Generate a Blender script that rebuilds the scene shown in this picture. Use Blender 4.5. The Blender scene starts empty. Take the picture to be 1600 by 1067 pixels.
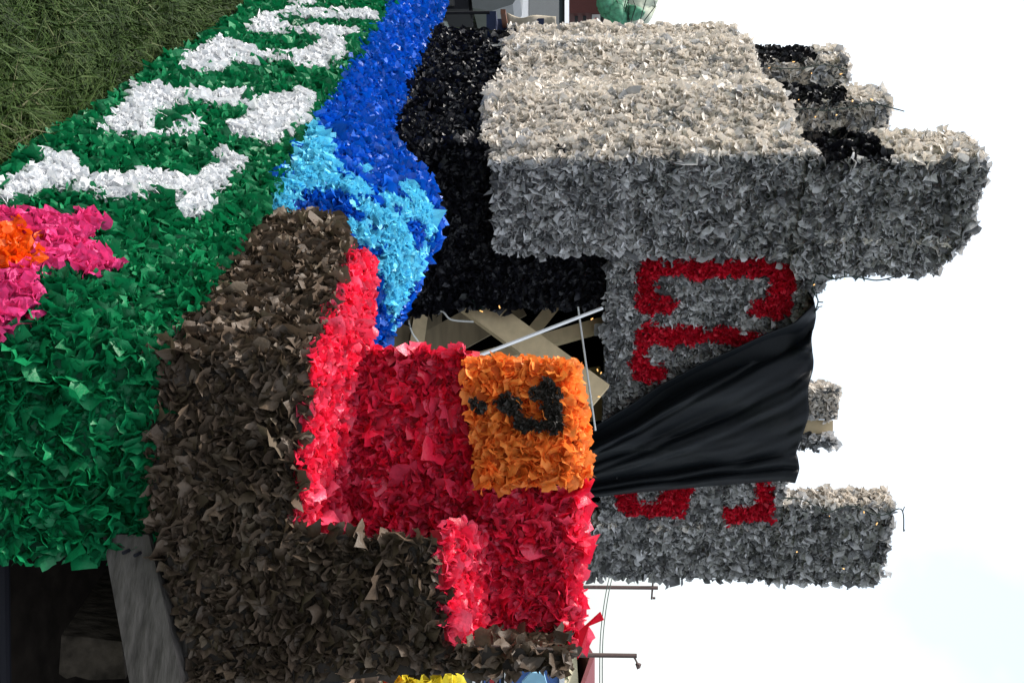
import bpy, math, random
import numpy as np
from mathutils import Vector, Matrix

random.seed(7)
rng = np.random.default_rng(11)
scene = bpy.context.scene
col = scene.collection

# ------------------------------------------------------------------ camera
F_PX = 1650.0                       # focal length in photograph pixels (1600 wide)
EYE = np.array([0.0, 0.0, 1.6])
PITCH = math.atan(70.0 / F_PX)      # the horizon lies a little above the middle of the upright picture
FWD = np.array([0, math.cos(PITCH), -math.sin(PITCH)])
UPW = np.array([0, math.sin(PITCH), math.cos(PITCH)])
cam_d = bpy.data.cameras.new('camera')
cam_d.sensor_width = 36.0
cam_d.lens = F_PX / 1600 * 36.0
cam_d.clip_start = 0.05
cam_d.clip_end = 2000
cam = bpy.data.objects.new('camera', cam_d)
col.objects.link(cam)
# the photographer held the camera on its side: the world's up is the picture's right
cx, cy, cz = UPW, np.array([-1.0, 0, 0]), -FWD
cam.matrix_world = Matrix(((cx[0], cy[0], cz[0], EYE[0]), (cx[1], cy[1], cz[1], EYE[1]), (cx[2], cy[2], cz[2], EYE[2]), (0, 0, 0, 1)))
scene.camera = cam

# ------------------------------------------------------------------ sky, sun, exposure
SUN_EL, SUN_AZ = math.radians(50), math.radians(-78)   # azimuth from +Y towards +X: the sun stands to the left
world = bpy.data.worlds.new('World')
scene.world = world
world.use_nodes = True
wn, wl = world.node_tree.nodes, world.node_tree.links
wn.clear()
sky = wn.new('ShaderNodeTexSky')
sky.sky_type = 'NISHITA'
sky.sun_disc = False
sky.sun_elevation = SUN_EL
sky.sun_rotation = SUN_AZ
sky.dust_density = 3.0
bg1 = wn.new('ShaderNodeBackground'); bg1.inputs['Strength'].default_value = 0.08
wl.new(sky.outputs[0], bg1.inputs['Color'])
tc = wn.new('ShaderNodeTexCoord')
nz = wn.new('ShaderNodeTexNoise'); nz.inputs['Scale'].default_value = 3.2; nz.inputs['Detail'].default_value = 5
wl.new(tc.outputs['Generated'], nz.inputs['Vector'])
rp = wn.new('ShaderNodeValToRGB')
rp.color_ramp.elements[0].position = 0.40; rp.color_ramp.elements[0].color = (0.59, 0.64, 0.65, 1)
rp.color_ramp.elements[1].position = 0.54; rp.color_ramp.elements[1].color = (0.80, 0.815, 0.82, 1)
wl.new(nz.outputs['Fac'], rp.inputs['Fac'])
bg2 = wn.new('ShaderNodeBackground'); bg2.inputs['Strength'].default_value = 0.72
wl.new(rp.outputs[0], bg2.inputs['Color'])
ads = wn.new('ShaderNodeAddShader')
wl.new(bg1.outputs[0], ads.inputs[0]); wl.new(bg2.outputs[0], ads.inputs[1])
wo = wn.new('ShaderNodeOutputWorld')
wl.new(ads.outputs[0], wo.inputs['Surface'])

sun_d = bpy.data.lights.new('sun', 'SUN')
sun_d.energy = 3.2
sun_d.angle = math.radians(4)
sun_d.color = (1.0, 0.95, 0.87)
sun = bpy.data.objects.new('sun', sun_d)
sd = Vector((math.sin(SUN_AZ) * math.cos(SUN_EL), math.cos(SUN_AZ) * math.cos(SUN_EL), math.sin(SUN_EL)))
sun.rotation_euler = sd.to_track_quat('Z', 'Y').to_euler()
col.objects.link(sun)
scene.view_settings.view_transform = 'Standard'
scene.view_settings.look = 'None'
scene.view_settings.exposure = 0.72
scene.view_settings.gamma = 1.0
scene.render.engine = 'CYCLES'

# ------------------------------------------------------------------ helpers
def at(x, y, Y):
    """the point at depth Y (metres ahead) seen at photograph pixel (x, y)"""
    d = FWD + (y - 533.5) / F_PX * np.array([1.0, 0, 0]) + (x - 800.0) / F_PX * UPW
    return EYE + d * (Y / d[1])

def proj(P):
    """photograph pixels of world points"""
    d = P - EYE
    k = d @ FWD
    return 800 + F_PX * (d @ UPW) / k, 533.5 + F_PX * d[..., 0] / k

A_ = np.array([math.cos(math.radians(30)), math.sin(math.radians(30)), 0])    # along the castle front
B_ = np.array([-A_[1], A_[0], 0])                                              # along the castle side
C_ = np.array([-0.89, 5.0, 0])                                                 # castle corner
def Q(p, s, z): return C_ + A_ * p + B_ * s + np.array([0, 0, z])
def on_plane(x, y, P0, n):
    d = FWD + (y - 533.5) / F_PX * np.array([1.0, 0, 0]) + (x - 800.0) / F_PX * UPW
    return EYE + d * (((P0 - EYE) @ n) / (d @ n))

def in_poly(x, y, poly):
    x = np.asarray(x); y = np.asarray(y)
    r = np.zeros(x.shape, bool)
    n = len(poly)
    for i in range(n):
        x0, y0 = poly[i]; x1, y1 = poly[(i + 1) % n]
        if y0 == y1: continue
        c = ((y0 > y) != (y1 > y)) & (x < (x1 - x0) * (y - y0) / (y1 - y0) + x0)
        r ^= c
    return r

def in_core(x, y, poly, P, m):
    """inside the outline and at least m metres from its edge: tissue spreads past where it is glued"""
    k = F_PX * m / np.linalg.norm(P - EYE, axis=1)
    r = in_poly(x, y, poly)
    for dx, dy in ((1, 0), (-1, 0), (0, .8), (0, -.8)):
        r &= in_poly(x + dx * k, y + dy * k, poly)
    return r

def tag(o, label=None, cat=None, group=None, kind=None):
    if label: o['label'] = label
    if cat: o['category'] = cat
    if group: o['group'] = group
    if kind: o['kind'] = kind
    return o

def empty(name, loc, label, cat, group=None):
    o = bpy.data.objects.new(name, None)
    o.location = loc
    o.empty_display_size = 0.2
    col.objects.link(o)
    return tag(o, label, cat, group)

def link(name, me, parent=None, label=None, kind=None):
    o = bpy.data.objects.new(name, me)
    col.objects.link(o)
    if parent is not None:
        o.parent = parent
        if parent.type == 'EMPTY':
            o.matrix_parent_inverse = Matrix.Translation(-parent.location)
    return tag(o, label, kind=kind)

def mesh_np(name, V, Fq, mats, mi=None, tone=None, smooth=False):
    """V (n,3), Fq (m,4) quads"""
    me = bpy.data.meshes.new(name)
    n, m = len(V), len(Fq)
    me.vertices.add(n); me.vertices.foreach_set('co', np.asarray(V, np.float32).ravel())
    me.loops.add(m * 4); me.loops.foreach_set('vertex_index', np.asarray(Fq, np.int32).ravel())
    me.polygons.add(m); me.polygons.foreach_set('loop_start', np.arange(0, m * 4, 4, dtype=np.int32))
    for k in mats: me.materials.append(k)
    if mi is not None: me.polygons.foreach_set('material_index', np.asarray(mi, np.int32))
    me.update(calc_edges=True)
    me.polygons.foreach_set('use_smooth', np.full(m, smooth))
    if tone is not None:
        a = me.attributes.new('tone', 'FLOAT', 'POINT')
        a.data.foreach_set('value', np.asarray(tone, np.float32))
    return me

def poly_mesh(name, verts, faces, mat, smooth=False):
    me = bpy.data.meshes.new(name)
    me.from_pydata([tuple(map(float, v)) for v in verts], [], faces)
    me.materials.append(mat)
    me.update()
    if smooth: me.polygons.foreach_set('use_smooth', [True] * len(me.polygons))
    return me

def hexa(lo, up):
    """solid between two quads of four points"""
    return list(lo) + list(up), [(3, 2, 1, 0), (4, 5, 6, 7), (0, 1, 5, 4), (1, 2, 6, 5), (2, 3, 7, 6), (3, 0, 4, 7)]

def prism(poly, vec):
    n = len(poly); vec = np.array(vec, float)
    v = [np.array(p, float) for p in poly] + [np.array(p, float) + vec for p in poly]
    f = [tuple(range(n))[::-1], tuple(range(n, 2 * n))] + [(i, (i + 1) % n, n + (i + 1) % n, n + i) for i in range(n)]
    return v, f

def join(parts):
    V, F = [], []
    for v, f in parts:
        o = len(V); V += list(v); F += [tuple(i + o for i in q) for q in f]
    return V, F

def bar(p, q, w, t, upv=(0, 0, 1)):
    """a timber or rod from p to q, w wide, t thick"""
    p = np.array(p, float); q = np.array(q, float)
    d = (q - p) / np.linalg.norm(q - p)
    a = np.cross(d, np.array(upv, float)); a /= np.linalg.norm(a)
    b = np.cross(a, d)
    c = [a * w / 2 + b * t / 2, -a * w / 2 + b * t / 2, -a * w / 2 - b * t / 2, a * w / 2 - b * t / 2]
    return hexa([p + k for k in c], [q + k for k in c])

def tube(pts, r, seg=6):
    pts = [np.array(p, float) for p in pts]
    V, F = [], []
    for i, p in enumerate(pts):
        d = pts[min(i + 1, len(pts) - 1)] - pts[max(i - 1, 0)]
        d = d / (np.linalg.norm(d) + 1e-9)
        a = np.cross(d, [0.31, 0.2, 0.93]); a /= np.linalg.norm(a); b = np.cross(d, a)
        for k in range(seg):
            t = 2 * math.pi * k / seg
            V.append(p + r * (math.cos(t) * a + math.sin(t) * b))
    for i in range(len(pts) - 1):
        for k in range(seg):
            F.append((i * seg + k, i * seg + (k + 1) % seg, (i + 1) * seg + (k + 1) % seg, (i + 1) * seg + k))
    F.append(tuple(range(seg))[::-1]); F.append(tuple(len(V) - seg + k for k in range(seg)))
    return V, F

# ------------------------------------------------------------------ materials
def paper(name, c, trans=0.28, gloss=0.25, rough=0.45, spread=0.35):
    m = bpy.data.materials.new(name); m.use_nodes = True
    n, l = m.node_tree.nodes, m.node_tree.links
    n.clear()
    at_ = n.new('ShaderNodeAttribute'); at_.attribute_name = 'tone'
    geo = n.new('ShaderNodeNewGeometry')
    no = n.new('ShaderNodeTexNoise'); no.inputs['Scale'].default_value = 38; no.inputs['Detail'].default_value = 4
    l.new(geo.outputs['Position'], no.inputs['Vector'])
    mr = n.new('ShaderNodeMapRange'); mr.inputs[3].default_value = 1 - spread; mr.inputs[4].default_value = 1 + spread
    l.new(at_.outputs['Fac'], mr.inputs[0])
    mr2 = n.new('ShaderNodeMapRange'); mr2.inputs[1].default_value = .3; mr2.inputs[2].default_value = .7; mr2.inputs[3].default_value = .86; mr2.inputs[4].default_value = 1.1
    l.new(no.outputs['Fac'], mr2.inputs[0])
    mu = n.new('ShaderNodeMath'); mu.operation = 'MULTIPLY'
    l.new(mr.outputs[0], mu.inputs[0]); l.new(mr2.outputs[0], mu.inputs[1])
    vm = n.new('ShaderNodeVectorMath'); vm.operation = 'SCALE'
    vm.inputs[0].default_value = c[:3]
    l.new(mu.outputs[0], vm.inputs['Scale'])
    bn = n.new('ShaderNodeTexNoise'); bn.inputs['Scale'].default_value = 130; bn.inputs['Detail'].default_value = 3
    l.new(geo.outputs['Position'], bn.inputs['Vector'])
    bp = n.new('ShaderNodeBump'); bp.inputs['Strength'].default_value = 0.45; bp.inputs['Distance'].default_value = 0.004
    l.new(bn.outputs['Fac'], bp.inputs['Height'])
    p = n.new('ShaderNodeBsdfPrincipled')
    p.inputs['Roughness'].default_value = rough
    p.inputs['Specular IOR Level'].default_value = gloss
    l.new(vm.outputs[0], p.inputs['Base Color']); l.new(bp.outputs[0], p.inputs['Normal'])
    o = n.new('ShaderNodeOutputMaterial')
    if trans > 0:
        t = n.new('ShaderNodeBsdfTranslucent')
        l.new(vm.outputs[0], t.inputs['Color'])
        mx = n.new('ShaderNodeMixShader'); mx.inputs[0].default_value = trans
        l.new(p.outputs[0], mx.inputs[1]); l.new(t.outputs[0], mx.inputs[2])
        l.new(mx.outputs[0], o.inputs['Surface'])
    else:
        l.new(p.outputs[0], o.inputs['Surface'])
    return m

def plain(name, c, rough=0.6, metal=0.0, spec=0.5, var=0.12, scale=6.0, bump=0.15, grain=None, emit=None):
    m = bpy.data.materials.new(name); m.use_nodes = True
    n, l = m.node_tree.nodes, m.node_tree.links
    p = n['Principled BSDF']
    p.inputs['Roughness'].default_value = rough; p.inputs['Metallic'].default_value = metal
    p.inputs['Specular IOR Level'].default_value = spec
    tc = n.new('ShaderNodeTexCoord'); mp = n.new('ShaderNodeMapping')
    l.new(tc.outputs['Object'], mp.inputs['Vector'])
    if grain: mp.inputs['Scale'].default_value = grain
    no = n.new('ShaderNodeTexNoise'); no.inputs['Scale'].default_value = scale; no.inputs['Detail'].default_value = 6
    l.new(mp.outputs[0], no.inputs['Vector'])
    mr = n.new('ShaderNodeMapRange'); mr.inputs[1].default_value = .3; mr.inputs[2].default_value = .7
    mr.inputs[3].default_value = 1 - var; mr.inputs[4].default_value = 1 + var
    l.new(no.outputs['Fac'], mr.inputs[0])
    vm = n.new('ShaderNodeVectorMath'); vm.operation = 'SCALE'; vm.inputs[0].default_value = c[:3]
    l.new(mr.outputs[0], vm.inputs['Scale']); l.new(vm.outputs[0], p.inputs['Base Color'])
    bp = n.new('ShaderNodeBump'); bp.inputs['Strength'].default_value = bump; bp.inputs['Distance'].default_value = 0.01
    l.new(no.outputs['Fac'], bp.inputs['Height']); l.new(bp.outputs[0], p.inputs['Normal'])
    if emit:
        p.inputs['Emission Color'].default_value = (*emit[:3], 1); p.inputs['Emission Strength'].default_value = emit[3]
    return m

PAPER = {
    'green': paper('green_tissue', (0.004, 0.175, 0.062), .25, .35),
    'white': paper('white_tissue', (0.76, 0.77, 0.79), .3, .3, spread=.12),
    'blue': paper('blue_tissue', (0.002, 0.10, 0.54), .25, .45, .38),
    'sky_blue': paper('light_blue_tissue', (0.13, 0.60, 0.80), .3, .4, .4, spread=.2),
    'black': paper('black_tissue', (0.0075, 0.0075, 0.011), .05, .38, .42),
    'light_grey': paper('lit_grey_tissue', (0.74, 0.685, 0.62), .25, .3, .5, spread=.22),  # the castle's grey paper with sunlight painted into the colour
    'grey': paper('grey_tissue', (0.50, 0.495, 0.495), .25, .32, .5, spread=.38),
    'red': paper('red_tissue', (0.84, 0.022, 0.075), .34, .6, .4, spread=.28),
    'dark_red': paper('crimson_tissue', (0.62, 0.009, 0.033), .3, .3, .5, spread=.28),
    'black_mark': paper('charcoal_tissue', (0.035, 0.030, 0.026), .08, .3, .5, spread=.4),
    'dark_grey': paper('dark_grey_tissue', (0.18, 0.18, 0.185), .2, .3, .5, spread=.35),
    'light_brown': paper('light_brown_tissue', (0.13, 0.10, 0.07), .15, .3, .5, spread=.35),
    'rose': paper('rose_tissue', (0.80, 0.06, 0.13), .3, .5, .4, spread=.2),
    'brown': paper('brown_tissue', (0.090, 0.064, 0.045), .15, .3, .5, spread=.45),
    'orange': paper('orange_tissue', (0.95, 0.30, 0.055), .3, .35, .5, spread=.18),
    'deep_orange': paper('deep_orange_tissue', (0.88, 0.13, 0.006), .3, .35, .5, spread=.18),
    'pink': paper('pink_tissue', (0.72, 0.055, 0.235), .3, .35, .5, spread=.2),
    'yellow': paper('yellow_tissue', (0.90, 0.78, 0.07), .35, .3, .5, spread=.12),
    'tan': paper('tan_tissue', (0.40, 0.29, 0.22), .25, .3, .5, spread=.25),
}
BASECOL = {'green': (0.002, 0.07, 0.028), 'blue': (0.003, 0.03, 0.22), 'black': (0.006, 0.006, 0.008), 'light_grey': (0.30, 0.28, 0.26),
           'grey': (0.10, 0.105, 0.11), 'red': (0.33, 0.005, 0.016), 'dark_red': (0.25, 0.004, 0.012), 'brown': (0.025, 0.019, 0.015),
           'orange': (0.55, 0.10, 0.01), 'pink': (0.5, 0.03, 0.14), 'yellow': (0.6, 0.5, 0.05), 'tan': (0.2, 0.15, 0.11)}
BASE = {k: plain(k + '_paper_backing', v, .85, bump=.3, scale=30, var=.25) for k, v in BASECOL.items()}
M_WOOD = plain('new_lumber', (0.58, 0.45, 0.27), .7, scale=7, grain=(3, 1, 3), var=.12, bump=.06)
M_WOOD2 = plain('weathered_lumber', (0.078, 0.070, 0.064), .92, scale=6, grain=(1.0, 9, 9), var=.38, bump=.8, spec=.15)
M_PLY = plain('plywood', (0.34, 0.27, 0.17), .8, scale=4, grain=(1, 1, 7), var=.2)
M_OLDEND = plain('old_timber', (0.036, 0.029, 0.023), .95, scale=22, grain=(1, 3, 1), var=.6, bump=.9, spec=.1)
M_METAL = plain('white_rod_metal', (0.72, 0.72, 0.72), .35, .3)
M_DARKMETAL = plain('dark_steel', (0.008, 0.008, 0.012), .7, spec=.2)
M_WIRE = plain('dark_green_wire', (0.006, 0.02, 0.012), .5)
M_WHITEWIRE = plain('white_cord', (0.6, 0.6, 0.56), .5)
M_BULB = plain('warm_bulb', (0.8, 0.5, 0.2), .3, emit=(1.0, 0.50, 0.14, .9))
M_SHADE = plain('shade_black', (0.004, 0.004, 0.005), .95, spec=.05)  # near-black stands in for shade inside the castle and under the deck
M_GROUND_SHADE = plain('ground_shade', (0.018, 0.014, 0.011), .98, spec=.05, scale=12, var=.4, bump=.5)  # darkened so the ground below the float reads as shade

# ------------------------------------------------------------------ tissue tufts
FLAPS = 5
def tuft_variants(G, n=28):
    """a tuft is a few corners of a gathered square of tissue standing off the board; G grid points per side of a corner"""
    out = []
    g = np.linspace(0, 1, G)
    U, W = np.meshgrid(g, g); U = U.ravel(); W = W.ravel()
    for k in range(n):
        P = []
        a0 = rng.uniform(0, 6.28)
        for f in range(FLAPS):
            az = a0 + f * 2 * math.pi / FLAPS + rng.normal(0, .4)
            tilt = rng.uniform(.2, 1.25)                       # angle away from the board's normal
            d = np.array([math.sin(tilt) * math.cos(az), math.sin(tilt) * math.sin(az), math.cos(tilt)])
            s_ = np.array([-math.sin(az), math.cos(az), 0])
            nn = np.cross(s_, d)
            tw = rng.normal(0, .6)
            s2 = s_ * math.cos(tw) + nn * math.sin(tw); n2 = np.cross(s2, d)
            L = rng.uniform(.7, 1.2)
            far = (U + W > 0)
            u = U + rng.normal(0, .055, G * G) * far; w = W + rng.normal(0, .055, G * G) * far
            along = (u + w) / 1.41; side = (u - w) / 1.41 * rng.uniform(.85, 1.25)
            blunt = rng.uniform(.1, .5)
            along = along - blunt * np.maximum(0, along - .8) * 1.6   # worn, rounded tips
            side = side * (1 - .25 * rng.random() * np.abs(side))
            ph = rng.uniform(0, 6.28, 3)
            cre = rng.uniform(-.15, .6) * np.abs(side) + rng.normal(0, .26) * along ** 2 + rng.normal(0, .25) * side * along
            cre = cre + .13 * np.sin(5.5 * along + 4 * side + ph[0]) + .08 * np.sin(9 * side - 3 * along + ph[1]) * along + rng.normal(0, .05, G * G)
            P.append(L * (along[:, None] * d + side[:, None] * s2 + cre[:, None] * n2) - np.array([0, 0, .12]))
        out.append(np.concatenate(P))
    return np.array(out)
LOD = {}
for G_ in (3, 4):
    tq = np.array([(f * G_ * G_ + i * G_ + j, f * G_ * G_ + i * G_ + j + 1, f * G_ * G_ + (i + 1) * G_ + j + 1, f * G_ * G_ + (i + 1) * G_ + j)
                   for f in range(FLAPS) for i in range(G_ - 1) for j in range(G_ - 1)])
    va = tuft_variants(G_)
    LOD[G_] = (va, tq, (np.repeat(rng.random((len(va), FLAPS)), G_ * G_, axis=1) - .5) * .5)
NVAR = 28

ODD = {'brown': ('light_brown', .07), 'grey': ('dark_grey', .22), 'red': ('rose', .32), 'light_grey': ('grey', .10)}
class Tufts:
    """collects tufts; key = (thing, part object, material key)"""
    def __init__(self): self.rec = {}
    def add(self, thing, part, mat, P, N, S):
        if not len(P): return
        if mat in ODD and len(P) > 1:
            m = rng.random(len(P)) < ODD[mat][1]
            if m.any(): self.rec.setdefault((thing, part, ODD[mat][0]), []).append((P[m], N[m], S[m] * 1.1))
            P, N, S = P[~m], N[~m], S[~m]
        if len(P): self.rec.setdefault((thing, part, mat), []).append((P, N, S))
TF = Tufts()

def frames(N):
    t = rng.normal(size=N.shape)
    a = np.cross(N, t); a /= np.linalg.norm(a, axis=1)[:, None]
    b = np.cross(N, a)
    return a, b

def scatter(thing, part, ctrl, colfn, size=.036, spacing=.033, tilt=.38, droop=0.0, lift=0.0):
    """lay tufts over a control grid of points ctrl (R,C,3); normals face the camera side.
    colfn(x, y, P) -> list of (mask, material key, part override)"""
    ctrl = np.asarray(ctrl, float)
    R, Cn = ctrl.shape[:2]
    for i in range(R - 1):
        for j in range(Cn - 1):
            a, b, c, d = ctrl[i, j], ctrl[i, j + 1], ctrl[i + 1, j + 1], ctrl[i + 1, j]
            lu = (np.linalg.norm(b - a) + np.linalg.norm(c - d)) / 2
            lv = (np.linalg.norm(d - a) + np.linalg.norm(c - b)) / 2
            nu, nv = max(1, round(lu / spacing)), max(1, round(lv / spacing))
            U, W = np.meshgrid(np.arange(nu), np.arange(nv))
            U = (U.ravel() + .5 + (W.ravel() % 2) * .5 - .25 + rng.uniform(-.42, .42, nu * nv)) / nu
            W = (W.ravel() + .5 + rng.uniform(-.42, .42, nu * nv)) / nv
            U = U[:, None]; W = W[:, None]
            P = a * (1 - U) * (1 - W) + b * U * (1 - W) + c * U * W + d * (1 - U) * W
            nrm = np.cross(c - a, d - b)
            nrm /= np.linalg.norm(nrm) + 1e-9
            if nrm @ (EYE - P.mean(0)) < 0: nrm = -nrm
            N = nrm + rng.normal(0, tilt, P.shape)
            N[:, 2] -= droop
            f1 = np.sin(P[:, 0] * 9 + P[:, 1] * 4 + 2 * np.sin(P[:, 2] * 6)); f2 = np.cos(P[:, 2] * 10 + P[:, 0] * 3 + 2 * np.sin(P[:, 1] * 5))
            t1 = b - a; t1 = t1 / (np.linalg.norm(t1) + 1e-9); t2 = np.cross(nrm, t1)
            N += .38 * (f1[:, None] * t1 + f2[:, None] * t2)
            N /= np.linalg.norm(N, axis=1)[:, None]
            S = size * rng.uniform(.78, 1.25, len(P)) * np.where(rng.random(len(P)) < .06, 1.4, 1) * (1 + .14 * f1 * f2)
            P = P + nrm * (lift - .004)
            x, y = proj(P + nrm * .015)
            if callable(colfn):
                for m, key, po in colfn(x, y, P):
                    TF.add(thing, po or part, key, P[m], N[m], S[m])
            else:
                TF.add(thing, part, colfn, P, N, S)

def base_panel(name, ctrl, mat, parent, thick=.03, label=None):
    """solid panel behind the tufts"""
    ctrl = np.asarray(ctrl, float)
    R, Cn = ctrl.shape[:2]
    cen = ctrl.reshape(-1, 3).mean(0)
    nr = np.zeros_like(ctrl)
    for i in range(R):
        for j in range(Cn):
            du = ctrl[i, min(j + 1, Cn - 1)] - ctrl[i, max(j - 1, 0)]
            dv = ctrl[min(i + 1, R - 1), j] - ctrl[max(i - 1, 0), j]
            nn = np.cross(du, dv); nn /= np.linalg.norm(nn) + 1e-9
            if nn @ (EYE - ctrl[i, j]) < 0: nn = -nn
            nr[i, j] = nn
    back = ctrl - nr * thick
    V = np.concatenate([ctrl.reshape(-1, 3), back.reshape(-1, 3)])
    n = R * Cn
    Fq = []
    for i in range(R - 1):
        for j in range(Cn - 1):
            a = i * Cn + j
            Fq += [(a, a + 1, a + Cn + 1, a + Cn), (n + a, n + a + Cn, n + a + Cn + 1, n + a + 1)]
    for j in range(Cn - 1):
        Fq += [(j, n + j, n + j + 1, j + 1), ((R - 1) * Cn + j, (R - 1) * Cn + j + 1, n + (R - 1) * Cn + j + 1, n + (R - 1) * Cn + j)]
    for i in range(R - 1):
        a, b = i * Cn, (i + 1) * Cn
        Fq += [(a, b, n + b, n + a), (a + Cn - 1, n + a + Cn - 1, n + b + Cn - 1, b + Cn - 1)]
    return link(name, mesh_np(name, V, Fq, [mat], smooth=False), parent, label)

def quad(a, b, c, d): return np.array([[a, b], [d, c]], float)
def box_part(name, verts_faces, mat, parent, label=None, kind=None):
    return link(name, poly_mesh(name, *verts_faces, mat), parent, label, kind)

EMPTYMESH_PARTS = {}     # parts whose only shape is their tufts (letters, streaks): filled by build_tufts
def tuft_part(name, thing, label=None):
    me = bpy.data.meshes.new(name)
    o = link(name, me, thing, label)
    EMPTYMESH_PARTS[o] = []
    return o

def build_tufts(limit=300):
    by_thing = {}
    for key, lst in TF.rec.items():
        P = np.concatenate([l[0] for l in lst]); N = np.concatenate([l[1] for l in lst]); S = np.concatenate([l[2] for l in lst])
        by_thing.setdefault(key[0], []).append((key, P, N, S))
    shared = {}
    for thing, groups in by_thing.items():
        allP = np.concatenate([g[1] for g in groups]); allN = np.concatenate([g[2] for g in groups]); allS = np.concatenate([g[3] for g in groups])
        gid = np.concatenate([np.full(len(g[1]), i) for i, g in enumerate(groups)])
        x, y = proj(allP)
        vis = (x > 12) & (x < 1588) & (y > 12) & (y < 1055)
        dist = np.linalg.norm(allP - EYE, axis=1)
        is_marks = np.array([g[0][1] in EMPTYMESH_PARTS for g in groups])[gid]
        score = dist + np.where(vis, 0, 100) + np.where(is_marks, 1000, 0)
        if thing.name in HIDDEN_BELOW:
            score += HIDDEN_BELOW[thing.name](x, y, allP) * 200
        order = np.argsort(score)
        single = np.zeros(len(allP), bool)
        single[order[:limit]] = score[order[:limit]] < 90
        for gi, (key, P, N, S) in enumerate(groups):
            m = single[gid == gi]
            mat = PAPER[key[2]]; part = key[1]
            a, b = frames(N)
            k = rng.integers(0, NVAR, len(P))
            pat = .5 * np.sin(P[:, 0] * 7 + 3 * np.sin(P[:, 2] * 5)) * np.sin(P[:, 2] * 8 + P[:, 1] * 6)     # tone drifts in broad patches
            tone = np.clip(rng.random(len(P)) * .8 + .1 + .25 * pat, 0, 1)
            near = np.linalg.norm(P - EYE, axis=1) < 4.1
            for G_, sel in ((4, near & ~m), (3, ~near & ~m)):
                if not sel.any(): continue
                va, tq, ve = LOD[G_]; nt = va.shape[1]
                T = va[k[sel]] * S[sel][:, None, None]
                V = P[sel][:, None] + T[..., 0:1] * a[sel][:, None] + T[..., 1:2] * b[sel][:, None] + T[..., 2:3] * N[sel][:, None]
                nT = int(sel.sum()); COUNT[0] += nT * len(tq) * 2
                Fq = (tq[None] + (np.arange(nT) * nt)[:, None, None]).reshape(-1, 4)
                tn = (tone[sel][:, None] + ve[k[sel]]).ravel()
                if part in EMPTYMESH_PARTS:
                    EMPTYMESH_PARTS[part].append((V.reshape(-1, 3), Fq, mat, tn))
                else:
                    link('paper_tufts', mesh_np('paper_tufts', V.reshape(-1, 3), Fq, [mat], tone=tn, smooth=G_ == 4), part, kind='stuff')
            for i in np.nonzero(m)[0]:
                kk = int(k[i]); tb = int(min(tone[i], .999) * 3); G_ = 4 if near[i] else 3
                sk = (key[2], kk, tb, G_)
                va, tq, ve = LOD[G_]
                if sk not in shared:
                    shared[sk] = mesh_np('paper_tuft', va[kk], tq, [mat], tone=(tb + .5) / 3 + ve[kk], smooth=G_ == 4)
                o = bpy.data.objects.new('paper_tuft', shared[sk])
                s = float(S[i])
                o.parent = part
                M = Matrix(((a[i][0] * s, b[i][0] * s, N[i][0] * s, P[i][0]), (a[i][1] * s, b[i][1] * s, N[i][1] * s, P[i][1]),
                            (a[i][2] * s, b[i][2] * s, N[i][2] * s, P[i][2]), (0, 0, 0, 1)))
                o.matrix_local = M
                col.objects.link(o)
    for o, lst in EMPTYMESH_PARTS.items():
        if not lst:
            continue
        V = np.concatenate([l[0] for l in lst]); off = 0; FF = []; MI = []; mats = []
        for l in lst:
            FF.append(l[1] + off); off += len(l[0])
            if l[2] not in mats: mats.append(l[2])
            MI.append(np.full(len(l[1]), mats.index(l[2])))
        tn = np.concatenate([l[3] for l in lst])
        o.data = mesh_np(o.name, V, np.concatenate(FF), mats, np.concatenate(MI), tn)
HIDDEN_BELOW = {}
COUNT = [0]

# ------------------------------------------------------------------ ground
def make_ground():
    m = bpy.data.materials.new('meadow_ground'); m.use_nodes = True
    n, l = m.node_tree.nodes, m.node_tree.links
    p = n['Principled BSDF']; p.inputs['Roughness'].default_value = .95
    geo = n.new('ShaderNodeNewGeometry')
    a = n.new('ShaderNodeTexNoise'); a.inputs['Scale'].default_value = 3.5; a.inputs['Detail'].default_value = 8
    l.new(geo.outputs['Position'], a.inputs['Vector'])
    r = n.new('ShaderNodeValToRGB')
    r.color_ramp.elements[0].position = .35; r.color_ramp.elements[0].color = (.022, .022, .010, 1)
    r.color_ramp.elements[1].position = .65; r.color_ramp.elements[1].color = (.035, .065, .014, 1)
    l.new(a.outputs['Fac'], r.inputs[0]); l.new(r.outputs[0], p.inputs['Base Color'])
    b = n.new('ShaderNodeBump'); b.inputs['Strength'].default_value = .8; b.inputs['Distance'].default_value = .03
    a2 = n.new('ShaderNodeTexNoise'); a2.inputs['Scale'].default_value = 40; l.new(geo.outputs['Position'], a2.inputs['Vector'])
    l.new(a2.outputs['Fac'], b.inputs['Height']); l.new(b.outputs[0], p.inputs['Normal'])
    g = link('ground', poly_mesh('ground', [(-400, -200, 0), (400, -200, 0), (400, 900, 0), (-400, 900, 0)], [(0, 1, 2, 3)], m))
    g['kind'] = 'structure'
    s = link('shaded_ground', poly_mesh('shaded_ground', [Q(-.5, -3.4, .004), Q(2.6, -3.4, .004), Q(2.6, 3.4, .004), Q(-.5, 3.4, .004)], [(0, 1, 2, 3)], M_GROUND_SHADE))  # dark patch painting the shade under the float
    s['kind'] = 'structure'
make_ground()

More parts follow.
